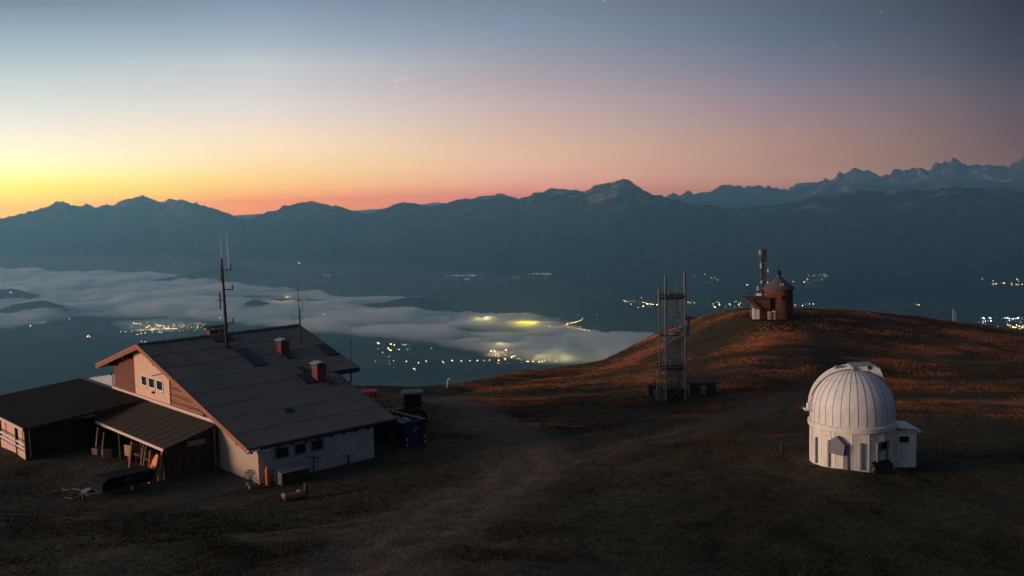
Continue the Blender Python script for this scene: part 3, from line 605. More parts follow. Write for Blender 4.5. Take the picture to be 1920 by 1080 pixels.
sheets(-.12, 8.12, 4, -.80, 11.0, SL); sheets(8.16, 17.15, 4, -.80, 13.3, SL); sheets(26.25, 17.25, 3, -.80, 13.3, SLL, -1)
rc = MB()
for s in (-1, 1):
    rc.prism([(0, 0, .10), (0, .26*s, .03), (0, .26*s, .0), (0, 0, .06)], (1.0, 0, 0))
rcm = rc.mesh('ridge_cap', MT['sheet3'])
for i in range(14): inst('ridge_cap', rcm, ROOF, (-.80+i*1.008, 17.2, 7.66+(.012 if i % 2 else 0)))
# bumps of the heavy seam halfway and verge flashing
m = MB(); m.prism([(-.8, 10.35, zr(10.35)+.07), (-.8, 10.55, zr(10.55)+.12), (-.8, 10.55, zr(10.55)+.05), (-.8, 10.35, zr(10.35)+.02)], (14.1, 0, 0)); m.build('roof_seam', MT['seam'], ROOF)
def verge(name, r, th, depth, m, off=0.0, parent=ROOF):
    a = MB(); d = depth
    a.prism([(r, -.14, zr(-.14)+.10-off), (r, 17.2, 7.70-off), (r, 17.2, 7.70-d-off), (r, -.14, zr(-.14)+.10-d-off)], (th, 0, 0))
    a.build(name, m, parent)
    b = MB(); b.prism([(r, 17.2, 7.70-off), (r, 26.3, zr(26.3)+.10-off), (r, 26.3, zr(26.3)+.10-d-off), (r, 17.2, 7.70-d-off)], (th, 0, 0)); b.build(name, m, parent)
verge('verge_board', -.86, .045, .26, MT['fascia']); verge('verge_board', -.82, .08, .17, MT['board2'], .24)
MB().prism([(10.96, -.14, zr(-.14)+.1), (10.96, 8.12, zr(8.12)+.1), (10.96, 8.12, zr(8.12)-.2), (10.96, -.14, zr(-.14)-.2)], (.07, 0, 0)).build('verge_board', MT['dark_wood2'], ROOF)
MB().prism([(13.26, 8.1, zr(8.1)+.1), (13.26, 17.2, 7.7), (13.26, 17.2, 7.4), (13.26, 8.1, zr(8.1)-.2)], (.07, 0, 0)).build('verge_board', MT['dark_wood2'], ROOF)
m = MB()
for i in range(14):
    a0 = -.8+i*.838; m.tube((a0, -.24, 2.47), (a0+.838, -.24, 2.47), .075, n=8)
m.build('gutter', MT['metal_dark'], ROOF)
MB().tube((11.0, 8.0, 4.78), (13.3, 8.0, 4.78), .06).build('gutter', MT['metal_dark'], ROOF)
for i in range(12):
    MB().box((-.55+i, -.1, 2.12), (-.41+i, .35, 2.28)).build('rafter_end', MT['dark_wood2'], ROOF)
for g in (1.6, 6.2, 9.9, 14.6, 17.2, 20.5, 23.8):
    MB().box((-.72, g-.11, zr(g)-TH-.24), (.2, g+.11, zr(g)-TH-.01)).build('purlin_end', MT['dark_wood'], ROOF)
m = MB().path([(11.2, 8.4, 3.55), (12.7, 8.4, 3.9), (12.7, 8.4, 4.6)], .06).path([(12.7, 8.4, 3.9), (11.2, 8.4, 3.9)], .05); m.build('roof_bracket', MT['dark_wood2'], HOUSE)
MB().box((10.5, 8.3, 2.0), (11.3, 17, 4.6)).build('side_bay', MT['dark_wood2'], HOUSE)
# dark roof windows and patches
def roofpanel(name, r0, r1, g0, g1, m, h=.17):
    a = MB(); a.prism([(r0, g0, zr(g0)+h), (r0, g1, zr(g1)+h), (r0, g1, zr(g1)-.02), (r0, g0, zr(g0)-.02)], (r1-r0, 0, 0)); o = a.build(name, MT['metal_dark'], ROOF)
    b = MB(); b.prism([(r0+.06, g0+.06, zr(g0+.06)+h+.008), (r0+.06, g1-.06, zr(g1-.06)+h+.008), (r0+.06, g1-.06, zr(g1-.06)+h), (r0+.06, g0+.06, zr(g0+.06)+h)], (r1-r0-.12, 0, 0)); b.build('pane', m, o)
DK = mat('roof_window_glass', (.016, .015, .016), .65, (.024, .021, .022), 2)
for r0, r1, g0, g1 in ((5.5, 6.7, 10.75, 14.1), (4.9, 6.7, 15.75, 17.0), (12.2, 13.15, 10.7, 12.9), (7.7, 8.75, 6.8, 8.4), (8.55, 9.1, 8.6, 9.6), (9.35, 9.8, 6.2, 6.9), (4.0, 4.7, 3.35, 3.75), (8.75, 9.35, 11.25, 11.8)):
    roofpanel('roof_window', r0, r1, g0, g1, DK)
# chimneys
def chimney(r, g, w_, h, cap='sheet'):
    z0 = zr(g)-.5; z1 = zr(g)+h
    b = MB().box((r-w_/2, g-w_/2, z0), (r+w_/2, g+w_/2, z1)); b.box((r-w_/2-.05, g-w_/2-.05, z1-.14), (r+w_/2+.05, g+w_/2+.05, z1)); o = b.build('chimney', MT['brick'], ROOF)
    MB().box((r-w_/2-.22, g-w_/2-.22, z0), (r+w_/2+.22, g+w_/2+.22, zr(g-w_/2-.2)+.12)).build('chimney_flashing', MT['brick'], o)
    c = MB()
    for sx_ in (-1, 1):
        for sy_ in (-1, 1): c.box((r+sx_*w_*.42-.03, g+sy_*w_*.42-.03, z1), (r+sx_*w_*.42+.03, g+sy_*w_*.42+.03, z1+.16))
    k = w_/2+.14; c.prism([(r-k, g-k, z1+.16), (r, g-k, z1+.30), (r+k, g-k, z1+.16), (r+k, g-k, z1+.12), (r, g-k, z1+.25), (r-k, g-k, z1+.12)], (0, 2*k, 0))
    c.build('chimney_cap', MT['metal'], o)
chimney(9.05, 12.5, .72, .95); chimney(9.15, 7.3, .78, 1.2); 
b = MB().box((6.2, 19.4, 6.3), (7.6, 20.1, 7.75)); o = b.build('chimney', MT['brick'], ROOF); c = MB().box((6.0, 19.2, 7.98), (7.8, 20.3, 8.06))
for x in (6.25, 6.9, 7.5): c.box((x, 19.5, 7.75), (x+.08, 19.58, 7.98)); c.box((x, 19.95, 7.75), (x+.08, 20.03, 7.98))
c.build('chimney_cap', MT['concrete_dk'], o)
# corner pipe, downpipe
MB().path([(-.05, -.22, 2.42), (-.08, -.1, 2.2), (-.08, -.1, -.2)], .05).build('downpipe', MT['trim'], HOUSE)
MB().path([(-.3, 24.6, 4.6), (-.12, 24.5, 4.2), (-.12, 24.5, 3.3)], .045).build('downpipe', MT['metal_dark'], HOUSE)
MB().box((-.2, 7.3, 3.4), (-.05, 7.55, 4.3)).build('wall_box', MT['dark_wood'], HOUSE)
MB().box((-.84, -.3, 2.32), (.0, -.16, 2.44)).build('gutter_end', MT['white'], HOUSE)
MB().box((.2, -.26, 2.18), (.75, -.16, 2.24)).build('gutter_end', MT['white'], HOUSE)
MB().box((.0, -.42, -.35), (9.3, .0, -.02)).build('plinth', MT['concrete_dk'], HOUSE)
MB().box((9.35, 1.6, -.1), (9.95, 1.9, .95)).build('meter_box', MT['grey'], HOUSE)
MB().box((10.5, .0, -.4), (10.7, .2, 2.35)).build('porch_post', MT['dark_wood'], HOUSE)

# ------------------------------------------------------------------ workshop shed
SH = thing('workshop_shed', 'dark timber lean-to shed with brown felt roof and open front against the gable', 'shed', tuple(HC), HROT)
def shz(r): return 3.16+.255*r
m = MB().prism([(-.24, 5.5, shz(-.24)), (-3.98, 5.5, shz(-3.98)), (-3.98, 5.5, shz(-3.98)-.10), (-.24, 5.5, shz(-.24)-.10)], (0, 12.3, 0)); SR = m.build('roof', MT['felt2'], SH)
for i in range(11):
    MB().prism([(-.3, 6.4+i*1.08, shz(-.3)+.006), (-3.95, 6.4+i*1.08, shz(-3.95)+.006), (-3.95, 6.4+i*1.08, shz(-3.95)+.02), (-.3, 6.4+i*1.08, shz(-.3)+.02)], (0, .05, 0)).build('felt_lap', MT['felt2'], SR)
MB().box((-4.06, 5.45, 1.98), (-3.99, 17.8, 2.16)).build('eave_board', MT['trim'], SH)
k = 0
for i in range(15):      # side wall of vertical boards
    r0 = -3.8+i*.237
    MB().prism([(r0, 5.6, -.5), (r0+.222, 5.6, -.5), (r0+.222, 5.6, shz(r0+.222)-.12), (r0, 5.6, shz(r0)-.12)], (0, .05+.01*(i % 3), 0)).build('wall_board', MT['dark_wood'] if i % 3 else MT['dark_wood2'], SH)
MB().box((-3.8, 5.68, -.5), (-.25, 5.74, 2.0)).build('wall_lining', MT['dark_wood'], SH)
MB().box((-2.3, 5.52, 1.98), (-1.05, 5.585, 2.32)).build('sign_board', MT['grey'], SH)
MB().box((-.42, 5.50, -.4), (-.30, 5.59, 2.9)).build('corner_trim', MT['grey'], SH)
for g in (5.8, 9.6, 13.6, 17.4): MB().box((-3.92, g-.08, -.5), (-3.76, g+.08, 2.05)).build('post', MT['dark_wood2'], SH)
MB().box((-.42, 5.8, -.4), (-.24, 17.6, 3.0)).build('back_wall', MT['board'], SH)
MB().box((-3.8, 5.8, -.30), (-.25, 17.6, -.02)).build('shed_floor', MT['concrete_dk'], SH)
for z in (.9, 1.7): MB().box((-1.0, 6.4, z), (-.45, 12.0, z+.06)).build('shelf', MT['dark_wood2'], SH)
for g in (7.8, 10.6, 15): MB().box((-3.75, g, 2.0), (-.45, g+.1, 2.08)).build('tie_beam', MT['dark_wood2'], SH)

# ------------------------------------------------------------------ garage lean-to on the left
GA = thing('garage_lean_to', 'wide low garage with black felt roof at the left edge beside the chalet', 'shed', tuple(HC), HROT)
def gaz(r): return 3.18+.082*r
m = MB().prism([(-.24, 17.9, gaz(-.24)), (-9.1, 17.9, gaz(-9.1)), (-9.1, 17.9, gaz(-9.1)-.14), (-.24, 17.9, gaz(-.24)-.14)], (0, 14.2, 0)); GR = m.build('roof', MT['felt'], GA)
MB().prism([(-9.15, 17.84, gaz(-9.15)+.05), (-.3, 17.84, gaz(-.3)+.05), (-.3, 17.84, gaz(-.3)-.18), (-9.15, 17.84, gaz(-9.15)-.18)], (0, .055, 0)).build('verge_board', MT['dark_wood'], GR)
MB().box((-3.9, 17.86, -.5), (-.3, 17.95, 2.95)).build('partition', MT['dark_wood'], GA)
MB().box((-9.18, 17.9, gaz(-9.1)-.16), (-9.1, 32, gaz(-9.1)+.03)).build('eave_board', MT['trim'], GR)
for g in (18.0, 20.2, 24.4, 28.6): MB().box((-9.06, g-.08, -1.5), (-8.88, g+.09, gaz(-9)-.14)).build('post', MT['dark_wood'], GA)
MB().box((-9.0, 18.1, -1.8), (-8.9, 32, .62)).build('front_wall', MT['plaster'], GA)
for z in (.78, 1.12): MB().box((-9.05, 18.1, z), (-8.98, 32, z+.13)).build('rail', MT['white'], GA)
MB().box((-8.6, 18.6, -.3), (-8.5, 32, 2.1)).build('inner_wall', MT['plaster'], GA)
MB().box((-8.5, 18.9, -.3), (-.3, 19.0, 2.3)).build('inner_wall', MT['dark_wood'], GA)
for r in (-8.9, -6.2, -4.0): MB().box((r, 17.95, -.5), (r+.14, 18.08, gaz(r)-.14)).build('post', MT['dark_wood2'], GA)
MB().box((-9.0, 17.95, -1.6), (-.3, 32, -.35)).build('floor_slab', MT['concrete_dk'], GA)
b = thing('low_outbuilding', 'low outbuilding with pale ribbed hip roof peeping out behind the black garage roof', 'shed', tuple(HC), HROT)
MB().box((.5, 24.7, -1), (5, 31, 3.15)).build('wall', MT['plaster_grey'], b)
MB().prism([(.3, 31.4, 3.16), (.3, 24.6, 3.16), (1.7, 24.6, 4.35)], (.25, 0, -.12)).build('roof', MT['white'], b)
for i in range(13):
    g_ = 24.7+i*.5; k_ = (31.4-g_)/6.8; MB().prism([(.3, g_, 3.17), (.3, g_+.1, 3.17), (.3+1.4*k_, g_+.1, 3.17+1.19*k_), (.3+1.4*k_, g_, 3.17+1.19*k_)], (-.03, 0, .05)).build('roof_rib', MT['white'], b)
# ------------------------------------------------------------------ things by the shed
def hthing(name, label, cat, r, g, z=0, rz=0, group=None): return thing(name, label, cat, tuple(hp(r, g, z)), HROT+rz, group)
o = MB().prism([(0, -.22, 0), (0, .10, 0), (0, .30, .9), (0, .30, 1.5), (0, .12, 1.95), (0, -.16, 1.95), (0, -.34, 1.3)], (.05, 0, 0)).build('leaning_board', MT['orange']); o.location = hp(-5.05, 5.9, -.02); o.rotation_euler = (0, R(24), HROT+R(6)); o['label'] = 'bright orange wooden board leaning at the front corner of the shed'; o['category'] = 'board'
for i, (g, l_, la) in enumerate(((9.2, 2.3, 'left pale pole of the pair leaning in the shed opening'), (8.75, 2.3, 'right pale pole of the pair leaning in the shed opening'))):
    m = MB().tube((0, 0, 0), (.55, .35, l_-.35), .045, n=8); m.torus((0, 0, .08), .10, .03, 'z', 10, 5); o = m.build('leaning_pole', MT['straw']); o.location = hp(-4.45, g-.5, -.02); o.rotation_euler = (0, 0, HROT); o['label'] = la; o['category'] = 'pole'; o['group'] = 'poles leaning in the shed opening'
def crate(label, r, g, z, s, rz, m='straw', grp='crates in the shed'):
    t_ = hthing('crate', label, 'crate', r, g, z, rz, grp)
    for k in range(4): MB().box((-s/2, -s/2-.01, k*s/4+.01), (s/2, -s/2+.015, (k+1)*s/4-.015)).build('slat', MT[m], t_); MB().box((-s/2-.012, -s/2+.015, k*s/4+.01), (-s/2+.013, s/2, (k+1)*s/4-.015)).build('slat', MT[m], t_)
    MB().box((-s/2+.014, -s/2+.016, 0), (s/2, s/2, s*.97)).build('crate_body', MT['dark_wood2'], t_)
crate('slatted pale crate standing in the middle of the shed opening', -3.5, 12.2, .45, .8, .2)
crate('low brown crate in the left part of the shed opening', -4.4, 14.8, 0, .6, -.3)
crate('dark crate under the slatted pale crate', -3.55, 12.2, -.02, .46, .1, 'rusty')
crate('small crate on the ground at the left end of the shed', -4.6, 16.3, 0, .5, .5)
for i, (r, g, h, lean, m_, la) in enumerate(((-4.3, 16.6, 1.9, .5, 'straw', 'wide light plank leaning at the left end of the shed'), (-4.2, 15.6, 1.7, .35, 'rusty', 'rusty reddish plank beside the wide light plank'), (-4.2, 10.4, 1.9, .4, 'board', 'dark red plank leaning left of the two pale poles'), (-4.15, 7.2, 1.8, .5, 'rusty', 'short rusty plank leaning between poles and orange board'), (-4.05, 5.75, 2.0, .2, 'board2', 'narrow brown plank standing at the shed corner post'))):
    o = MB().prism([(0, -.12, 0), (0, .12, 0), (0, .12+lean*.5, h), (0, -.10+lean*.5, h)], (.05, 0, 0)).build('plank', MT[m_]); o.location = hp(r-.35, g, -.02); o.rotation_euler = (0, R(12), HROT); o['label'] = la; o['category'] = 'plank'; o['group'] = 'planks leaning in the shed'
t_ = hthing('workbench', 'low dark red workbench inside the shed opening', 'workbench', -3.4, 9.6, 0)
MB().box((-.4, -1.6, .72), (.4, 1.6, .80)).build('bench_top', MT['rusty'], t_)
for x in (-.35, .29):
    for y in (-1.5, 1.4): MB().box((x, y, -.02), (x+.07, y+.08, .72)).build('leg', MT['dark_wood2'], t_)
t_ = hthing('metal_barrel', 'dark metal barrel behind the crate in the shed', 'barrel', -2.9, 13.4, 0)
MB().lathe([(.0, 0), (.29, 0), (.29, .28), (.31, .30), (.29, .32), (.29, .56), (.31, .58), (.29, .60), (.29, .88), (.27, .88), (.27, .85), (0, .85)], 16).build('barrel_body', MT['metal_dark'], t_); MB().tube((.12, 0, .85), (.12, 0, .9), .03).build('bung', MT['metal'], t_)
# covered trailer
t_ = thing('covered_trailer', 'low dark covered trailer parked in front of the open shed', 'trailer', tuple(hp(-6.8, 5.3, 0)), HROT+R(8))
m = MB().prism([(-1.9, -.85, .5), (1.7, -.85, .5), (1.7, -.85, 1.15), (-1.5, -.85, 1.25), (-1.9, -.85, .95)], (0, 1.7, 0)); m.build('tarpaulin', MT['tarp'], t_)
MB().box((-1.85, -.8, .36), (1.65, .8, .5)).build('chassis', MT['metal_dark'], t_)
for y in (-.95, .8):
    o = MB().tube((0, y, .32), (0, y+.15, .32), .32, n=20).build('wheel', MT['black'], t_); MB().tube((0, y-.01, .32), (0, y+.16, .32), .15, n=12).build('rim', MT['metal'], o)
MB().path([(-1.85, -.6, .42), (-2.9, 0, .42), (-1.85, .6, .42)], .04).build('drawbar', MT['metal'], t_)
o = MB().tube((-2.7, .12, -.0), (-2.7, .12, .7), .035).build('jockey_post', MT['metal'], t_); MB().tube((-2.75, .12, .1), (-2.65, .12, .1), .1, n=12).build('jockey_wheel', MT['black'], o)
for x in (-.35, -.1): MB().path([(x, -.862, .8), (x+.18, -.862, 1.0)], .015).build('mark', MT['grey'], t_); MB().path([(x, -.862, 1.0), (x+.18, -.862, .8)], .015).build('mark', MT['grey'], t_)
# small cart frame left
t_ = thing('cart_frame', 'light tubular cart frame standing left of the covered trailer', 'cart', tuple(hp(-9.9, 5.2, 0)), HROT+.4)
MB().path([(-.5, -.35, .35), (.7, -.35, .35), (.7, .35, .35), (-.5, .35, .35), (-.5, -.35, .35)], .025).path([(-.5, -.35, .35), (-.7, -.3, .95), (-.7, .3, .95), (-.5, .35, .35)], .025).path([(.1, -.35, .35), (.1, -.35, .75), (.1, .35, .75), (.1, .35, .35)], .02).build('tube_frame', MT['steel'], t_)
for y in (-.42, .36): MB().torus((0.2, y+.03, .2), .18, .04, 'y', 16, 6).build('wheel', MT['black'], t_)
MB().tube((.7, 0, .35), (1.9, -.1, .12), .03).build('handle', MT['steel'], t_)
gl_ = gloc(168, 932)
t_ = thing('wheelbarrow', 'small tipped wheelbarrow with shiny pan on the grass below the cart', 'wheelbarrow', tuple(gl_), 1.2)
MB().prism([(-.35, -.25, .18), (.30, -.25, .22), (.45, -.25, .48), (-.42, -.25, .50)], (0, .5, 0)).build('pan', MT['metal'], t_)
MB().path([(-.9, -.22, .4), (.4, -.12, .14), (.55, 0, .14)], .02).path([(-.9, .25, .4), (.4, .12, .14), (.55, 0, .14)], .02).build('handles', MT['metal'], t_); MB().torus((.55, 0, .16), .13, .035, 'y', 14, 6).build('wheel', MT['black'], t_)
# slab
m = MB(); q = [HC+RD*a+GD*b for a, b in ((-5.6, -.6), (-.1, -.3), (-.1, 5.5), (-3.9, 5.55))]; o = MB().prism([(p[0], p[1], PADZ-.3) for p in q], (0, 0, .33)).build('concrete_pad', MT['concrete_dk']); o['kind'] = 'structure'
# shrub at the corner
t_ = thing('potted_shrub', 'small leafy shrub with pale yellow flowers at the chalet corner', 'plant', tuple(hp(-.9, -.55, .03)))
MB().lathe([(0, 0), (.16, 0), (.22, .3), (.19, .3), (.17, .24), (0, .24)], 12).build('pot', MT['concrete'], t_)
m = MB(); fm = MB()
for i in range(420):
    a = random.uniform(0, 2*PI); e = random.random(); rr_ = .5*math.sqrt(random.random())*(1.15-e*.6); x, y, z = rr_*cos(a), rr_*sin(a), .25+e*.95
    d = Vector((random.gauss(0, 1), random.gauss(0, 1), random.gauss(0, .6))).normalized()*.09; p_ = d.cross(Vector((0, 0, 1))).normalized()*.04
    m.add([(x, y, z), (x+d.x*.5+p_.x, y+d.y*.5+p_.y, z+d.z*.5), (x+d.x, y+d.y, z+d.z), (x+d.x*.5-p_.x, y+d.y*.5-p_.y, z+d.z*.5)], [(0, 1, 2, 3)])
m.build('foliage', MT['leaf'], t_); s_ = MB()
for i in range(5): s_.tube((0, 0, .2), (random.uniform(-.3, .3), random.uniform(-.3, .3), random.uniform(.7, 1.1)), .018, .006, 5)
s_.build('stem', MT['dark_wood2'], t_)
for i in range(7): fm.cbox((random.uniform(-.4, -.05), random.uniform(-.4, 0), random.uniform(.3, .5)), (.07, .06, .05))
fm.build('flowers', MT['flower'], t_)
# orange red gas bottles / post at the corner
t_ = thing('gas_bottle', 'tall orange red gas bottle standing at the chalet corner', 'gas bottle', tuple(hp(.32, -.5, -.02)))
MB().lathe([(0, 0), (.14, 0), (.15, .05), (.15, 1.0), (.11, 1.12), (.05, 1.16), (.05, 1.28), (0, 1.28)], 14).build('bottle_body', mat('gas_orange', (.55, .13, .05), .5), t_); MB().tube((0, 0, 1.28), (0, 0, 1.36), .06, n=10).build('valve', MT['metal_dark'], t_)
# storage chest
t_ = hthing('storage_chest', 'grey timber storage chest with sloping lid against the eave wall', 'chest', .85, -.95, -.05)
for k in range(4): MB().box((0, -.5, .02+k*.2), (2.0, -.46, .205+k*.2)).build('board', MT['dark_wood2'], t_)
MB().box((0.0, -.455, 0), (2.0, .45, .8)).build('chest_body', MT['dark_wood2'], t_); MB().box((-.02, -.5, 0), (-.003, .45, .86)).build('end_panel', MT['grey'], t_)
MB().prism([(-.06, -.56, .84), (-.06, .47, 1.02), (-.06, .47, 1.06), (-.06, -.56, .88)], (2.12, 0, 0)).build('lid', MT['grey'], t_)
t_ = hthing('garden_umbrella_stand', 'dark T shaped clothes stand leaning beside the storage chest', 'stand', 3.6, -.7, -.05)
MB().tube((0, 0, 0), (.15, .1, 1.25), .045).build('pole', MT['metal_dark'], t_); MB().tube((-.45, .05, 1.4), (.75, .1, 1.05), .035).build('cross_bar', MT['metal_dark'], t_); MB().lathe([(0, 0), (.3, 0), (.3, .08), (.06, .12), (0, .12)], 14).build('foot', MT['concrete_dk'], t_)
t_ = hthing('bollard', 'short dark post beside the grey eave wall', 'post', 6.6, -.35, -.05); MB().tube((0, 0, 0), (0, 0, .7), .06).build('post_body', MT['metal_dark'], t_); MB().box((-.1, -.1, .7), (.1, .1, .74)).build('post_cap', MT['metal_dark'], t_)
# log bench + toys
gl_ = gloc(557, 937)
t_ = thing('log_seat', 'brown log seat with a dark backboard on the grass bank', 'bench', tuple(gl_), .35)
MB().tube((-.7, 0, .25), (.45, 0, .28), .24, .26, 14).build('log', MT['rusty'], t_); MB().box((.47, -.3, -.05), (.62, .3, .95)).build('backboard', MT['dark_wood2'], t_); MB().cbox((.1, -.1, .58), (.22, .14, .07)).build('cushion', MT['white'], t_); MB().box((-.72, -.05, -.05), (-.6, .05, .3)).build('leg', MT['dark_wood2'], t_)
gl_ = gloc(532, 936)
t_ = thing('garden_figure', 'little pink and white star shaped garden ornament by the log seat', 'ornament', tuple(gl_))
m = MB()
for i in range(5): a = 2*PI*i/5+.3; m.tube((0, 0, .25), (.19*cos(a), 0, .25+.19*sin(a)), .05, .02, 6)
m.build('star', mat('pink_paint', (.75, .38, .33), .6), t_); MB().tube((0, 0, 0), (0, 0, .2), .02).build('stick', MT['white'], t_)

# ------------------------------------------------------------------ roof antennas
def rp(r, g, z=0): return Vector(hp(r, g, zr(g)+z))
def dipole(t_, z, side, l_=.5, h=.34, m='metal_dark'):
    a = MB().path([(0, 0, z), (side*l_, 0, z+.03)], .045).tube((side*l_, 0, z-.02), (side*l_, 0, z+h), .055); a.build('side_arm', MT[m], t_)
t_ = thing('radio_mast', 'tall dark radio mast with side arms standing on the left part of the roof', 'antenna mast', tuple(rp(5.4, 14.8, -.1)))
MB().tube((0, 0, 0), (0, 0, 3.2), .13, .12, 10).tube((0, 0, 3.2), (-.05, 0, 7.2), .11, .07, 10).build('mast_pole', MT['dark_wood2'], t_)
MB().lathe([(0, 0), (.45, 0), (.4, .12), (.18, .3), (0, .3)], 12).build('mast_foot', MT['metal_dark'], t_)
for z, s_, l_, h in ((6.25, 1, .62, .5), (4.7, 1, .68, .4), (2.05, 1, .6, .42), (1.3, -1, .5, .45)): dipole(t_, z, s_, l_, h)
MB().tube((-.35, 0, 3.2), (-.35, 0, 4.5), .06).path([(-.35, 0, 3.9), (-.6, 0, 3.9)], .025).path([(0, 0, 3.9), (-.35, 0, 3.9)], .03).build('dipole', MT['metal_dark'], t_)
MB().box((-.17, -.05, 5.3), (-.09, .05, 6.6)).build('antenna_bar', MT['metal_dark'], t_)
MB().path([(0, 0, 1.0), (.8, 0, .85)], .025).tube((.8, 0, .55), (.8, 0, 1.15), .05).build('side_arm', MT['metal_dark'], t_)
MB().tube((.5, 0, 6.4), (.42, 0, 9.2), .028, .016, 6).build('whip', MT['white'], t_)
MB().tube((-.05, 0, 7.2), (-.08, 0, 9.2), .018, .01, 5).build('whip', MT['metal'], t_)
t_ = thing('roof_antenna', 'slim roof antenna with ladder element near the right end of the ridge', 'antenna mast', tuple(rp(11.5, 13.9, -.1)))
MB().tube((0, 0, 0), (0, 0, 3.0), .07, .06).build('mast_pole', MT['dark_wood2'], t_); MB().tube((0, 0, 3.0), (-.1, 0, 5.2), .04, .018).build('whip', MT['metal_dark'], t_)
MB().lathe([(0, 0), (.35, 0), (.3, .1), (0, .2)], 10).build('mast_foot', MT['metal_dark'], t_)
MB().path([(-.08, 0, 2.7), (.28, 0, 2.75), (.30, 0, 3.6), (-.15, 0, 3.6)], .03).build('loop_element', MT['metal_dark'], t_)
t_ = thing('verge_antenna', 'thin dark antenna rising behind the right roof verge', 'antenna mast', tuple(rp(13.35, 9.3, -.2)))
MB().tube((0, 0, 0), (.02, 0, 2.9), .03, .012, 6).build('whip', MT['metal_dark'], t_); MB().path([(0, 0, .55), (.42, 0, .55), (.42, 0, .66)], .02).tube((0.01, 0, 1.5), (.01, 0, 1.95), .05).build('side_arm', MT['metal_dark'], t_)

# ------------------------------------------------------------------ waste skip, tractor, red box
SK = thing('waste_skip', 'blue steel waste skip filled with rubble beyond the chalet porch', 'skip', tuple(hp(12.05, .45, -.55)), HROT)
Lk, Wk, Hk = 5.6, 1.85, 2.35
m = MB(); m.box((0, 0, .15), (Wk, .07, Hk)).box((0, Lk-.07, .15), (Wk, Lk, Hk)).box((0, .07, .15), (.07, Lk-.07, Hk)).box((Wk-.07, .07, .15), (Wk, Lk-.07, Hk)).box((.07, .07, .15), (Wk-.07, Lk-.07, .25)); m.build('container_body', MT['blue'], SK)
for x in (0.02, .38, .92, 1.40, 1.76): MB().box((x, -.07, .15), (x+.08, -.002, Hk)).build('rib', MT['blue'], SK)
for i in range(7): MB().box((-.07, .2+i*.8, .15), (-.002, .3+i*.8, Hk)).build('rib', MT['blue'], SK)
for y0, y1, x0, x1 in ((-.1, -.0, -.08, Wk+.08), (Lk, Lk+.08, -.08, Wk+.08)): MB().box((x0, y0, Hk), (x1, y1, Hk+.12)).build('rim', MT['blue'], SK)
for x in (-.08, Wk-.02): MB().box((x, 0, Hk), (x+.1, Lk, Hk+.12)).build('rim', MT['straw'], SK)
for x in (.06, Wk-.2):
    for k in range(5): MB().prism([(x, -.085, .3+k*.2), (x+.14, -.085, .38+k*.2), (x+.14, -.085, .48+k*.2), (x, -.085, .40+k*.2)], (0, .01, 0)).build('warning_stripe', MT['white'] if k % 2 == 0 else MT['red'], SK)
MB().path([(.75, -.09, 1.7), (.9, -.12, 1.95), (1.05, -.09, 1.95)], .04).build('hook', MT['metal'], SK)
for x in (.2, 1.5): MB().box((x, .3, 0), (x+.14, Lk-.3, .15)).build('skid', MT['metal_dark'], SK)
rb = [('rusty', .3), ('straw', .25), ('concrete', .3), ('board', .2)]
rub = thing('rubble_load', 'pinkish boards and rubble heaped inside the blue skip', 'rubble', tuple(hp(12.05, .45, -.55)), HROT)
MB().prism([(.1, .1, .3), (1.75, .1, .3), (1.75, .1, 1.95), (.9, .1, 2.2), (.1, .1, 2.0)], (0, 5.3, 0)).build('rubble_core', MT['rusty'], rub)
for i in range(26):
    m_, s_ = random.choice(rb); q = Matrix.Rotation(random.uniform(-.8, .8), 3, 'Z') @ Matrix.Rotation(random.uniform(-.25, .25), 3, 'X')
    MB().cbox((random.uniform(.5, 1.3), random.uniform(.7, 4.9), random.uniform(2.05, 2.3)), (random.uniform(.15, .4), random.uniform(.4, 1.5), .06), q).build('debris_board', MT[m_], rub)

tp = gloc(764, 790, 81.5)
TR = thing('farm_tractor', 'olive tractor with grey cab roof and raised front loader behind the skip', 'tractor', tuple(tp), PI+R(8))
MB().prism([(.2, -.38, .75), (2.3, -.30, .85), (2.35, -.30, 1.35), (.2, -.38, 1.6)], (0, .72, 0)).build('bonnet', MT['green'], TR)
MB().box((-1.4, -.4, .6), (.3, .4, 1.1)).build('chassis', MT['metal_dark'], TR)
cb = MB()
for x, y in ((-1.2, -.7), (-1.2, .62), (.15, -.7), (.15, .62)): cb.box((x, y, 1.1), (x+.08, y+.08, 2.75))
cb.box((-1.2, -.7, 1.05), (.23, .7, 1.2)); cb.build('cab_frame', MT['green'], TR)
MB().box((-1.12, -.66, 1.2), (.15, -.64, 2.72)).box((-1.12, .64, 1.2), (.15, .66, 2.72)).box((.17, -.6, 1.5), (.19, .6, 2.72)).build('cab_glass', MT['darkglass'], TR)
MB().prism([(-1.4, -.82, 2.76), (.4, -.82, 2.76), (.32, -.82, 2.92), (-1.3, -.82, 2.94)], (0, 1.64, 0)).build('cab_roof', MT['steel'], TR)
MB().box((-.9, -.25, 1.2), (-.4, .25, 1.7)).box((-.95, -.25, 1.7), (-.82, .25, 2.2)).build('driver_seat', MT['black'], TR)
for x, y, r_, w_ in ((-.75, -1.12, .82, .42), (-.75, .70, .82, .42), (1.75, -1.0, .52, .3), (1.75, .70, .52, .3)):
    o = MB().tube((x, y, r_), (x, y+w_, r_), r_, n=26).build('wheel', MT['black'], TR); MB().tube((x, y-.02, r_), (x, y+w_+.02, r_), r_*.52, n=16).build('rim', MT['rusty'], o)
    lg = MB()
    for k in range(18): a = 2*PI*k/18; lg.cbox((x+r_*cos(a), y+w_/2, r_+r_*sin(a)), (.09, w_, .09), Matrix.Rotation(-a, 3, 'Y'))
    lg.build('tyre_lugs', MT['black'], o)
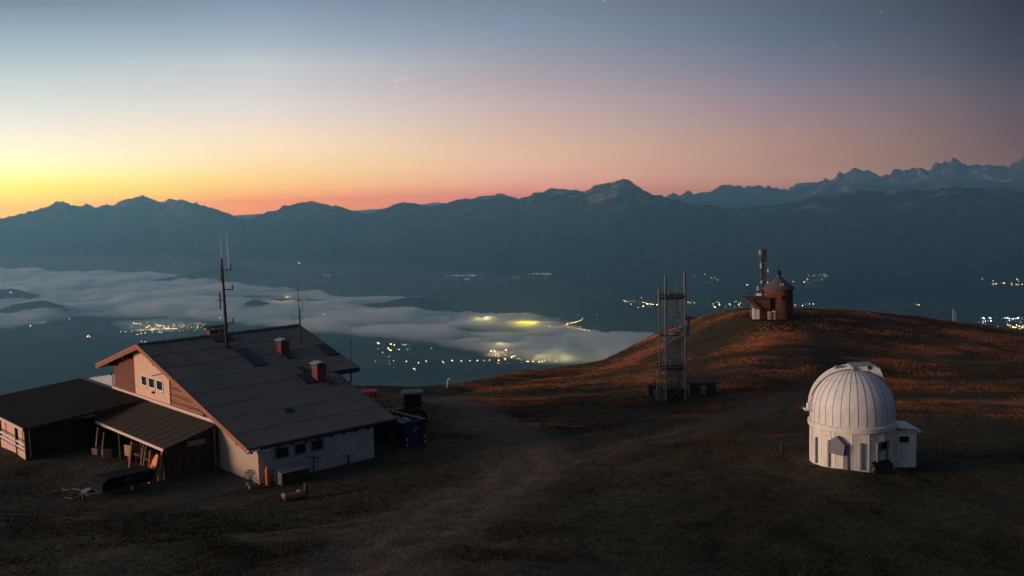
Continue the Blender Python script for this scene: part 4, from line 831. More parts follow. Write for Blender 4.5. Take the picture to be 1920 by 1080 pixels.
for y in (-1.15, .68):
    f = MB()
    for k in range(7):
        a = R(10+k*25); b_ = R(10+(k+1)*25); f.prism([(-.75+.92*cos(a), y, .82+.92*sin(a)), (-.75+.92*cos(b_), y, .82+.92*sin(b_)), (-.75+.88*cos(b_), y, .82+.88*sin(b_)), (-.75+.88*cos(a), y, .82+.88*sin(a))], (0, .48, 0))
    f.build('mudguard', MT['green'], TR)
for y in (-.62, .56):
    MB().path([(.3, y, 1.7), (1.6, y, 2.55), (2.7, y, 1.9)], .07).build('loader_arm', MT['straw'], TR); MB().path([(.5, y, 1.0), (1.5, y, 2.3)], .04).build('hydraulic_ram', MT['metal'], TR)
MB().prism([(2.6, -.95, 1.5), (3.3, -.95, 1.45), (3.4, -.95, 1.6), (2.85, -.95, 1.7), (2.75, -.95, 2.3), (2.6, -.95, 2.3)], (0, 1.9, 0)).build('bucket', MT['metal_dark'], TR)
MB().tube((1.3, -.25, 1.5), (1.3, -.25, 2.4), .04).build('exhaust', MT['metal_dark'], TR)
for y in (-.28, .18): MB().tube((2.34, y, 1.15), (2.39, y, 1.15), .09, n=12).build('headlight', MT['white'], TR)
MB().path([(.2, -.75, 1.5), (.45, -1.0, 1.9), (.45, -1.0, 2.2)], .025).build('mirror', MT['metal_dark'], TR)

rp_ = gloc(690, 741, 100)
o = thing('red_container', 'small bright red box container half hidden behind the right roof slope', 'container', tuple(rp_), R(10))
MB().box((-.85, -.6, 0), (.85, .6, .85)).build('box_body', MT['red'], o); MB().prism([(-.9, -.65, .85), (-.9, .65, .85), (-.9, .5, 1.0), (-.9, -.5, 1.0)], (1.8, 0, 0)).build('lid', MT['red'], o)
for x in (-.6, .5): MB().box((x, -.63, .0), (x+.1, -.602, .85)).build('rib', MT['red'], o)
p_ = gloc(840, 737, 111)
o = thing('white_marker', 'tiny white bent marker post on the meadow edge beyond the tractor', 'marker', tuple(p_))
MB().path([(-.1, 0, 0), (.0, 0, .8), (.22, 0, 1.05), (.30, 0, .95)], .045).build('post', MT['white'], o); MB().cbox((.2, 0, .85), (.2, .04, .3)).build('flag', MT['grey'], o)
p_ = gloc(1465, 850)
o = thing('dark_stake', 'short dark stake in the grass left of the observatory', 'stake', tuple(p_)); MB().tube((0, 0, 0), (0, 0, .75), .09, .08).build('stake_post', MT['dark_wood'], o); MB().tube((0, 0, .75), (0, 0, .83), .09, .02).build('stake_tip', MT['dark_wood'], o)
p_ = at(1787, 600, 420)
o = thing('distant_pole', 'thin lattice pole on the slope below the right meadow edge', 'pole', (p_[0], p_[1], Hs(p_[0], p_[1])))
tz = p_[2]-Hs(p_[0], p_[1])+4.8
MB().tube((0, 0, 0), (0, 0, tz), .25, .16, 6).tube((.9, 0, 0), (.9, 0, tz-1), .18, .12, 6).build('pole_body', MT['metal'], o); MB().box((-.1, -.1, tz-1.6), (1.0, .1, tz-1.3)).build('cross_arm', MT['metal'], o)

# ------------------------------------------------------------------ lattice tower
lp = gloc(1264, 750, 95)
LT = thing('lattice_tower', 'grey steel lattice stair tower standing on the dark meadow', 'tower', tuple(lp), R(4))
hw, hd = 0.93, .8
ztop = 11.9
for x, y, h, r_ in ((-hw, -hd, 12.0, .085), (hw, -hd, 12.1, .085), (-hw+.45, hd, 11.2, .06), (hw-.4, hd, 11.2, .06), (-hw-.5, -.3, 10.3, .07)):
    MB().tube((x, y, -.5), (x, y, h), r_, n=8).build('post', MT['steel'], LT)
for x, z0, z1 in ((-hw, 10.7, 12.1), (hw, 10.4, 12.3), (-hw-.5, 9.4, 10.8)):
    MB().tube((x, -hd if x != -hw-.5 else -.3, z0), (x, -hd if x != -hw-.5 else -.3, z1), .12, n=8).build('antenna', MT['steel'], LT)
def ring(z, h, m='metal_dark'):
    a = MB()
    for y in (-hd, hd): a.box((-hw-.55, y-.05, z), (hw+.12, y+.05, z+h))
    for x in (-hw, hw): a.box((x-.05, -hd, z), (x+.05, hd, z+h))
    a.build('ring_beam', MT[m], LT)
for z, h in ((1.0, .1), (3.0, .16), (3.35, .08), (6.25, .1), (9.75, .14), (10.1, .08)): ring(z, h)
def xb(z0, z1, y=-hd, x0=-hw, x1=hw, r_=.03): MB().tube((x0, y, z0), (x1, y, z1), r_, n=5).build('brace', MT['steel'], LT); MB().tube((x0, y, z1), (x1, y, z0), r_, n=5).build('brace', MT['steel'], LT)
for z0, z1 in ((.1, 1.5), (1.5, 3.0), (3.4, 4.8), (4.8, 6.2), (6.3, 8.0), (8.0, 9.7)):
    xb(z0, z1, hd)
    if z0 in (.1, 1.5, 8.0, 3.4): xb(z0, z1, -hd)
    for x in (-hw, hw): MB().tube((x, -hd, z0), (x, hd, z1), .025, n=5).build('brace', MT['steel'], LT)
for z in np.arange(.5, 9.7, .6):
    a_ = MB(); a_.tube((-hw, hd, z), (hw, hd, z), .022, n=4).tube((hw, -hd, z), (hw, hd, z), .022, n=4).tube((-hw, -hd, z), (-hw, hd, z), .022, n=4); a_.build('crossbar', MT['steel'], LT)
for z0, z1 in ((4.8, 6.2), (6.3, 8.0)): xb(z0, z1, -hd)
for x in (-.30, -.02): MB().tube((x, hd-.2, 0), (x, hd-.2, 10.2), .035, n=5).build('ladder_rail', MT['steel'], LT)
for z in np.arange(.4, 10, .35): MB().tube((-.30, hd-.2, z), (-.02, hd-.2, z), .02, n=4).build('rung', MT['steel'], LT)
MB().box((hw-.28, -hd+.1, 0), (hw-.10, -hd+.2, 9.6)).build('cable_tray', MT['grey'], LT)
MB().box((-hw-.1, -hd-.1, 9.95), (hw+.2, hd+.1, 10.02)).build('platform_grating', MT['metal_dark'], LT)
for x, z in ((-.55, 10.0), (.4, 6.6), (-.5, 3.4)): MB().box((x, -hd+.1, z), (x+.4, -hd+.4, z+.45)).build('equipment_box', MT['grey'], LT)
# enclosure panels
for k in range(4): MB().box((-hw+.28, hd-.5, 2.2+k*.95), (hw-.12, hd-.42, 3.1+k*.95)).build('panel', MT['grey'], LT)
MB().prism([(-hw-.05, -hd-.06, 5.45), (hw+.1, -hd-.06, 6.35), (hw+.1, -hd-.06, 6.5), (-hw-.05, -hd-.06, 5.75)], (0, .12, 0)).build('stair_stringer', MT['metal'], LT)
for k in range(9): MB().box((-hw+.1+k*.19, -hd+.05, 5.55+k*.1), (-hw+.26+k*.19, hd-.55, 5.59+k*.1)).build('step', MT['metal_dark'], LT)
for k in range(10): MB().box((-hw+.3+k*.14, -hd+.1, .2+k*.28), (-hw+.46+k*.14, hd-.6, .25+k*.28)).build('step', MT['metal_dark'], LT)
MB().path([(-hw, -hd-.1, 6.0), (hw+.1, -hd-.1, 7.4)], .03).build('handrail', MT['metal'], LT)
MB().box((-hw+.1, -hd+.1, 6.3), (-.2, 0, 6.45)).build('lamp_box', MT['white'], LT)
MB().tube((hw+.35, -.2, 6.1), (hw+.35, -.2, 7.7), .24, .28, 14).build('drum', MT['metal'], LT)
MB().lathe([(0, 7.85), (.7, 7.80), (.7, 7.88), (.2, 8.0), (0, 8.02)], 18, c=(hw+.5, -.2)).build('drum_cap', MT['metal_dark'], LT)
MB().path([(hw, -.2, 6.2), (hw+.35, -.2, 6.2)], .05).build('drum_bracket', MT['metal_dark'], LT)
MB().box((-hw+.05, -hd+.1, -.3), (hw-.05, hd-.1, 1.15)).build('base_cabinet', MT['concrete_dk'], LT)
MB().tube((-hw-.75, -.2, -.3), (-hw-.75, -.2, 2.9), .05, n=6).build('side_post', MT['metal'], LT)
MB().box((-1.6, -1.1, -.4), (1.3, 1.1, -.02)).build('footing', MT['concrete_dk'], LT)
for px, py, D, wx, wy, wz_, la, rz in ((1226, 741, 98, 1.35, 1.2, 1.0, 'plain grey block hut just left of the lattice tower', .1), (1317, 741, 97, 2.5, 1.6, 1.15, 'long low grey concrete block right of the lattice tower', -.12)):
    p_ = gloc(px, py, D); o = thing('concrete_hut', la, 'hut', tuple(p_), rz, 'low grey blocks beside the lattice tower')
    MB().box((-wx/2, -wy/2, -.4), (wx/2, wy/2, wz_)).build('wall', MT['concrete_dk'], o); MB().box((-wx/2-.06, -wy/2-.06, wz_), (wx/2+.06, wy/2+.06, wz_+.08)).build('roof', MT['concrete_dk'], o); MB().box((-.2, -wy/2-.03, .0), (.3, -wy/2-.004, wz_-.2)).build('door', MT['grey'], o)

# ------------------------------------------------------------------ round brick chapel, platform and telecom mast
DC = 140.0; KS = 140/155; cpz = gloc(1460, 588, DC)
CH = thing('round_brick_chapel', 'round red brick chapel with conical roof and lantern on the hilltop', 'chapel', tuple(cpz)); cz = at(1460, 586, DC)[2]-cpz.z; CH.scale = (KS,)*3; cz0 = cz; cz = cz/KS
Rc = 2.13; hwall = 3.85
MB().lathe([(Rc+.06, cz-1.2), (Rc+.06, cz+.25), (Rc, cz+.27), (Rc, cz+hwall), (0, cz+hwall)], 40).build('wall', MT['chapel'], CH)
MB().lathe([(Rc+.38, cz+hwall-.08), (Rc+.40, cz+hwall), (1.5, cz+hwall+.75), (.45, cz+hwall+1.65), (.34, cz+hwall+1.7)], 24).build('roof', MT['chapelroof'], CH)
o = MB().lathe([(.36, cz+hwall+1.6), (.30, cz+hwall+2.1), (.55, cz+hwall+2.12), (.5, cz+hwall+2.2), (.22, cz+hwall+2.45), (.5, cz+hwall+2.62), (.48, cz+hwall+2.7), (0, cz+hwall+2.78)], 12).build('lantern', MT['metal_dark'], CH)
MB().cbox((0, 0, cz+hwall+2.95), (.06, .06, .5)).cbox((0, 0, cz+hwall+3.02), (.34, .06, .06)).build('cross', MT['metal_dark'], CH)
for a, z0, z1, w_ in ((-86, 2.2, 2.8, .4),):
    a = R(a); MB().cbox((Rc*cos(a), Rc*sin(a), cz+(z0+z1)/2), (.1, w_, z1-z0), Matrix.Rotation(a, 3, 'Z')).build('window', MT['darkglass'], CH)
for a in (-95, -83): a = R(a); MB().cbox((1.75*cos(a), 1.75*sin(a), cz+hwall+.62), (.12, .12, .45)).build('roof_lamp', MT['white'], CH)
a = R(-48); MB().cbox((Rc*cos(a), Rc*sin(a), cz+.45), (.12, .3, .8), Matrix.Rotation(a, 3, 'Z')).build('notice_box', MT['rusty'], CH)
def local(base, px, py, D): p = at(px, py, D); return Vector((p[0]-base.x, p[1]-base.y, p[2]-base.z))
cz = cz0
PL = thing('viewing_platform', 'stair ramp and raised platform left of the round chapel', 'platform', tuple(cpz))
a0 = local(cpz, 1398, 560, 138.6); a1 = local(cpz, 1420, 583, 138.6); g0 = cz
MB().prism([(a0.x, -2.2, a0.z), (a0.x+.5, -2.2, a0.z), (a1.x+.75, -2.2, a1.z), (a1.x+.05, -2.2, a1.z), ], (0, .9, 0)).build('stair_flank', MT['rusty'], PL)
for k in range(9):
    u_ = k/9; x = a0.x+.45+u_*(a1.x-a0.x); z = a0.z-.05+u_*(a1.z-a0.z); MB().box((x, -2.15, z), (x+.3, -1.0, z+.08)).build('step', MT['straw'], PL)
MB().box((a0.x-.1, -2.1, a0.z-.08), (-1.6, .9, a0.z+.10)).build('deck', MT['dark_wood2'], PL)
MB().box((a0.x+1.2, -2.0, g0-.6), (-1.7, .8, a0.z-.08)).build('platform_base', MT['chapel'], PL)
for x in np.linspace(a0.x, -2.1, 6): MB().box((x, -2.1, a0.z+.1), (x+.06, -2.04, a0.z+.85)).build('rail_post', MT['metal_dark'], PL)
MB().box((a0.x-.05, -2.12, a0.z+.8), (-1.9, -2.05, a0.z+.88)).build('handrail', MT['metal_dark'], PL)
for px, w_, h in ((1413.5, .32, 1.0), (1420, .5, .85)):
    q = local(cpz, px, 586, 137.4); MB().box((q.x-w_/2, q.y-.2, g0-.5), (q.x+w_/2, q.y+.1, g0+h)).build('pillar', MT['white'], PL)
for px, w_, h in ((1443, .42, .62), (1451.5, .3, .72)):
    q = local(cpz, px, 587, 136.5); o = thing('white_bench_block', 'pale block at the chapel foot, ' + ('the wider left one' if px < 1447 else 'the narrow right one'), 'block', tuple(cpz+Vector((q.x, q.y, cz-.1)))); MB().box((-w_/2, -.2, -.4), (w_/2, .2, h)).build('block_body', MT['straw'], o); MB().box((-w_/2-.04, -.24, h), (w_/2+.04, .24, h+.06)).build('block_top', MT['white'], o)
mp_ = local(cpz, 1432, 586, 141.5)
TM = thing('telecom_mast', 'slim telecom mast with white antennas and round dish beside the chapel', 'telecom mast', (cpz.x+mp_.x, cpz.y+mp_.y, cpz.z+cz)); TM.scale = (KS,)*3
for x, y in ((-.3, -.25), (.3, -.25), (0, .3)): MB().tube((x, y, -1), (x, y, 9.9), .07, n=6).build('leg', MT['dark_wood2'], TM)
lat = [(-.3, -.25), (.3, -.25), (0, .3)]
for k in range(14):
    for (xa, ya), (xb_, yb) in zip(lat, lat[1:]+lat[:1]): MB().tube((xa, ya, k*.7), (xb_, yb, k*.7+.7), .05, n=4).build('brace', MT['dark_wood2'], TM)
for x, z, w_, h, m_ in ((-.72, 9.35, .2, .8, 'white'), (-.42, 9.3, .26, .7, 'grey'), (-.05, 9.2, .22, 1.1, 'metal_dark'), (.62, 9.3, .22, .5, 'grey'), (.60, 8.75, .2, .5, 'grey'), (-.55, 7.3, .2, .85, 'white'), (.3, 7.5, .2, .7, 'grey'), (.55, 6.5, .22, .55, 'white'), (-.7, 8.3, .15, .6, 'grey'), (-.5, 5.9, .16, .6, 'grey'), (-.45, 4.75, .2, .45, 'white'), (.5, 4.6, .2, .5, 'white'), (-1.05, 3.75, .2, .6, 'white'), (.6, 4.1, .25, .4, 'straw'), (-.3, 8.2, .2, 1.0, 'metal_dark')):
    o = MB().box((x-w_/2, -.5, z-h/2), (x+w_/2, -.36, z+h/2)).build('panel_antenna', MT[m_], TM); MB().tube((x, -.36, z), (0, 0, z), .03, n=4).build('antenna_arm', MT['metal_dark'], o)
o = MB().lathe([(0, .16), (.25, .12), (.46, .0), (.44, .0), (.25, .08), (0, .12)], 20).build('dish', MT['white'], TM); o.location = (-1.05, -.45, 2.6); o.rotation_euler = (R(-95), 0, R(-12))
MB().box((-1.3, -.4, 3.15), (.2, -.2, 3.3)).build('dish_bracket', MT['rusty'], TM)
MB().tube((-.42, -.4, .9), (-.42, -.4, 3.1), .08, n=8).build('cable_duct', MT['white'], TM)

# ------------------------------------------------------------------ observatory
oc = at(1597, 866, 60.6); oz = at(1597, 880, 58.1)[2]-.05
OB = thing('observatory', 'white observatory with ribbed rotating dome on round panelled base', 'observatory', (oc[0], oc[1], oz))
Rb, RD_, hb = 2.50, 2.50, 2.15
nfac = 16
wm = None
for i in range(nfac):
    a0 = 2*PI*i/nfac+R(4); a1 = 2*PI*(i+1)/nfac+R(4); p0 = (Rb*cos(a0), Rb*sin(a0)); p1 = (Rb*cos(a1), Rb*sin(a1)); k = .985
    MB().add([(p0[0], p0[1], -.5), (p1[0], p1[1], -.5), (p1[0], p1[1], hb), (p0[0], p0[1], hb), (p0[0]*.95, p0[1]*.95, -.5), (p1[0]*.95, p1[1]*.95, -.5), (p1[0]*.95, p1[1]*.95, hb), (p0[0]*.95, p0[1]*.95, hb)],
             [(0, 1, 2, 3), (5, 4, 7, 6), (0, 3, 7, 4), (1, 5, 6, 2), (3, 2, 6, 7)]).build('wall_panel', MT['domewall'], OB)
for a in (-163, -140, -118.5, -97, -74, -57):
    a = R(a); M_ = Matrix.Rotation(a, 3, 'Z'); o = MB().cbox((Rb*cos(a)*1.01, Rb*sin(a)*1.01, .80), (.14, .11, 1.6), M_).build('wall_post', MT['grey'], OB)
bm_ = MB()
for i in range(nfac):
    for z in (.25, .45, 1.85):
        for f_ in (.2, .8):
            a0 = 2*PI*i/nfac+R(4); a1 = 2*PI*(i+1)/nfac+R(4); x = Rb*(cos(a0)*(1-f_)+cos(a1)*f_); y = Rb*(sin(a0)*(1-f_)+sin(a1)*f_); bm_.cbox((x*1.004, y*1.004, z), (.05, .05, .05))
o = bm_.build('wall_bolts', MT['white'], OB); o['kind'] = 'stuff'
MB().lathe([(Rb-.1, hb), (Rb+.10, hb), (Rb+.12, hb+.06), (Rb+.12, hb+.30), (Rb+.02, hb+.36), (Rb-.1, hb+.36)], 64).build('ring_beam', MT['domewall'], OB, smooth=False)
DM = MB().lathe([(RD_-.12, hb+.30), (RD_-.12, hb+1.05)]+[((RD_-.12)*cos(t), hb+1.05+(RD_-.12)*sin(t)) for t in np.linspace(.05, PI/2, 12)], 48).build('dome', MT['dome'], OB)
nr_ = 32; zc = hb+1.05; gore = MB(); vs = []; prf_ = [(RD_, hb+.34), (RD_+.01, hb+.7), (RD_, zc)]+[(RD_*cos(t), zc+RD_*sin(t)) for t in np.linspace(.08, PI/2-.06, 13)]
for r_, z in prf_:
    gap = .008/max(r_, .2)
    for k in range(4): a = (2*PI/nr_-2*gap)*k/3+gap; vs.append((r_*cos(a), r_*sin(a), z))
fs = [(i*4+k, i*4+k+1, i*4+4+k+1, i*4+4+k) for i in range(len(prf_)-1) for k in range(3)]
gms = [MB().add(vs, fs).mesh('dome_panel', MT[m_]) for m_ in ('dome', 'dome', 'dome2')]
for g_ in gms:
    for p in g_.polygons: p.use_smooth = True
rv = []; 
for i, (r_, z) in enumerate(prf_):
    for dr, dt in ((0, -.010), (.018, -.010), (.018, .010), (0, .010)):
        n_r = 1 if z <= zc else cos(math.asin(min(1, (z-zc)/RD_))); n_z = 0 if z <= zc else (z-zc)/RD_
        rv.append((r_+dr*n_r, dt, z+dr*n_z))
rf_ = [(i*4+k, i*4+k+1, i*4+4+k+1, i*4+4+k) for i in range(len(prf_)-1) for k in range(3)]
seam = MB().add(rv, rf_).mesh('dome_seam', MT['seam'])
for i in range(nr_):
    a = 2*PI*i/nr_; inst('dome_panel', gms[i*7 % 3], DM, rot=(0, 0, a)); inst('dome_seam', seam, DM, rot=(0, 0, a))
# shutter band running from the left foot over the top
bw = .52; BA = R(163)
sb = MB(); ts = np.linspace(R(-2), R(88), 22); v_ = []
for t in ts:
    for dr in (.07, .0):
        for y in (-bw, bw): v_.append(((RD_+.02+dr)*cos(t), y, zc+(RD_+.02+dr)*sin(t)))
f_ = []
for i in range(len(ts)-1):
    b_ = i*4; c_ = b_+4; f_ += [(b_, b_+1, c_+1, c_), (b_+2, c_+2, c_+3, b_+3), (b_, c_, c_+2, b_+2), (b_+1, b_+3, c_+3, c_+1)]
f_ += [(0, 2, 3, 1)]
o = sb.add(v_, f_).build('shutter', MT['dome'], DM); o.rotation_euler = (0, 0, BA)
for y in (-bw-.05, bw-.02):
    v_ = []; 
    for t in ts:
        for dr in (.10, .0):
            for yy in (y, y+.07): v_.append(((RD_+.02+dr)*cos(t), yy, zc+(RD_+.02+dr)*sin(t)))
    MB().add(v_, f_).build('shutter_rail', MT['white'], DM).rotation_euler = (0, 0, BA)
sh = MB().prism([(-.15, -.56, zc+2.44), (-.15, -.56, zc+2.70), (1.1, -.56, zc+2.72), (1.5, -.56, zc+2.50), (1.78, -.56, zc+1.80), (1.5, -.56, zc+2.0), (.9, -.56, zc+2.36)], (0, 1.12, 0)).build('shutter_housing', MT['dome'], DM); sh.rotation_euler = (0, 0, R(-6))
o = MB().prism([(-.2, -.60, zc+2.70), (1.1, -.60, zc+2.76), (1.55, -.60, zc+2.52), (1.55, -.60, zc+2.48), (1.1, -.60, zc+2.70), (-.2, -.60, zc+2.65)], (0, 1.2, 0)).build('housing_lid', MT['metal'], DM); o.rotation_euler = (0, 0, R(-6))
o = MB().box((-.10, -.72, zc+2.2), (-.04, -.57, zc+2.66)).build('housing_end_flap', MT['grey'], DM); o.rotation_euler = (0, 0, R(-6))
o = MB().tube((.85, -.64, zc+2.62), (.85, -.52, zc+2.62), .09, n=12).box((.8, -.62, zc+2.45), (.9, -.56, zc+2.6)).build('hoist', MT['metal_dark'], DM); o.rotation_euler = (0, 0, R(-6))
o = MB().box((-1.0, -.40, zc+2.36), (-.2, .40, zc+2.56)).build('hatch', MT['metal'], DM); o.rotation_euler = (0, 0, R(-10))
# bracket at the left foot of the shutter
MB().box((-2.95, -.35, hb+1.0), (-2.45, .25, hb+1.08)).box((-2.78, -.2, hb+1.08), (-2.45, .1, hb+1.42)).prism([(-2.75, -.1, hb+1.4), (-2.5, -.1, hb+1.85), (-2.45, -.1, hb+1.4)], (0, .1, 0)).build('drive_bracket', MT['white'], OB)
for i in range(nfac):
    a = 2*PI*i/nfac+R(4); MB().cbox((Rb*cos(a)*1.0, Rb*sin(a)*1.0, hb/2), (.03, .03, hb), Matrix.Rotation(a, 3, 'Z')).build('joint_strip', MT['dome2'], OB)
# windows / openings in the drum
a = R(-62.0); M_ = Matrix.Rotation(a, 3, 'Z'); o = MB().cbox((Rb*cos(a)*1.0, Rb*sin(a)*1.0, 1.35), (.07, .78, .55), M_).build('window', MT['grey'], OB); MB().cbox((Rb*cos(a)*1.0, Rb*sin(a)*1.0, 1.38), (.10, .62, .38), M_).build('pane', MT['darkglass'], o)
# grey hatch cover box on the wall
a = R(-127); M_ = Matrix.Rotation(a, 3, 'Z')
HB = MB(); HB.prism([tuple(M_ @ Vector(p)) for p in ((Rb-.02, -.42, .95), (Rb-.02, .42, .85), (Rb-.02, .5, 1.5), (Rb-.02, .02, 1.98), (Rb-.02, -.38, 1.75))], tuple(M_ @ Vector((.34, 0, 0))))
o = HB.build('hooded_vent', MT['grey'], OB); MB().path([tuple(M_ @ Vector((Rb+.2, -.35, 1.75))), tuple(M_ @ Vector((Rb+.15, -.40, 2.2)))], .02).build('vent_rod', MT['metal_dark'], o)
MB().prism([tuple(M_ @ Vector(p)) for p in ((Rb-.05, .36, -.1), (Rb-.05, .60, -.1), (Rb-.05, .60, 1.5), (Rb-.05, .36, 1.2))], tuple(M_ @ Vector((.14, 0, 0)))).build('vent_duct', MT['grey'], OB)
# annexe
ANg = R(-14); MA = Matrix.Rotation(ANg, 3, 'Z')
AN = MB(); AN.box((1.9, -.95, -.4), (3.62, .85, 1.95)); o = AN.build('annexe', MT['domewall'], OB); o.rotation_euler = (0, 0, R(2))
r2 = MB().prism([(1.9, -1.1, 2.22), (3.75, -1.1, 1.98), (3.75, -1.1, 1.90), (1.9, -1.1, 2.14)], (0, 2.15, 0)).build('annexe_roof', MT['dome2'], o)
MB().box((3.62, -1.12, 1.78), (3.82, 1.1, 1.9)).build('gutter', MT['white'], o)
w_ = MB().box((2.45, -1.0, 1.12), (3.2, -.952, 1.62)).build('window', MT['white'], o); MB().box((2.52, -1.01, 1.18), (3.13, -1.0, 1.56)).build('pane', MT['darkglass'], w_)
# things at its foot
q = at(1652, 880, 58.2); q = Vector((q[0], q[1], ground_z(q[0], q[1])-.02))
t_ = thing('black_equipment_case', 'black case with tilted lid lying at the foot of the observatory', 'case', tuple(q), R(12))
MB().box((-.6, -.3, -.1), (.6, .35, .5)).build('case_body', MT['black'], t_); MB().prism([(-.6, -.35, .5), (-.6, .4, .8), (-.6, .4, .86), (-.6, -.35, .56)], (1.2, 0, 0)).build('lid', MT['tarp'], t_); MB().path([(-.62, -.3, .3), (-.7, -.4, .45), (-.75, -.3, .3)], .03).build('handle', MT['metal'], t_)

# ------------------------------------------------------------------ valley lights
def lampmesh(m, r_):
    mb = MB(); mb.lathe([(0, -r_), (r_*.75, -r_*.6), (r_, 0), (r_*.7, r_*.6), (0, r_)], 6)
    me = mb.mesh('street_light', MT[m])
    b = MB().box((-.5, -.5, -r_-30), (.5, .5, -r_)); o = len(me.vertices)
    b2 = bmesh.new(); b2.from_mesh(me); vs_ = [b2.verts.new(v) for v in b.v]
    for f in b.f: ff = b2.faces.new([vs_[i] for i in f]); ff.material_index = 1
    b2.to_mesh(me); b2.free(); me.materials.append(MT['metal_dark']); return me
LM = {(m, s): lampmesh(m, r_) for m in ('lampw', 'lampc', 'lampy', 'lampr') for s, r_ in ((0, 2.6), (1, 4.0), (2, 6.0))}
def vgp(px, py):
    r = ray(px, py); r = r/math.hypot(r[0], r[1]); d = np.concatenate([np.arange(1500, 22000, 40), np.arange(22000, 40000, 80)])
    z = H(r[0]*d, r[1]*d); k = int(np.argmax(z > r[2]*d)); dd_ = d[k] if z[k] > r[2]*d[k] else 12000
    return Vector((r[0]*dd_, r[1]*dd_, r[2]*dd_)), dd_
def line(p, q, n, jx=2, jy=.8): return [(p[0]+(q[0]-p[0])*i/max(n-1, 1)+random.uniform(-jx, jx), p[1]+(q[1]-p[1])*i/max(n-1, 1)+random.uniform(-jy, jy)) for i in range(n)]
def blob(x0, x1, y0, y1, n): return [(random.uniform(x0, x1), random.uniform(y0, y1)) for _ in range(n)]
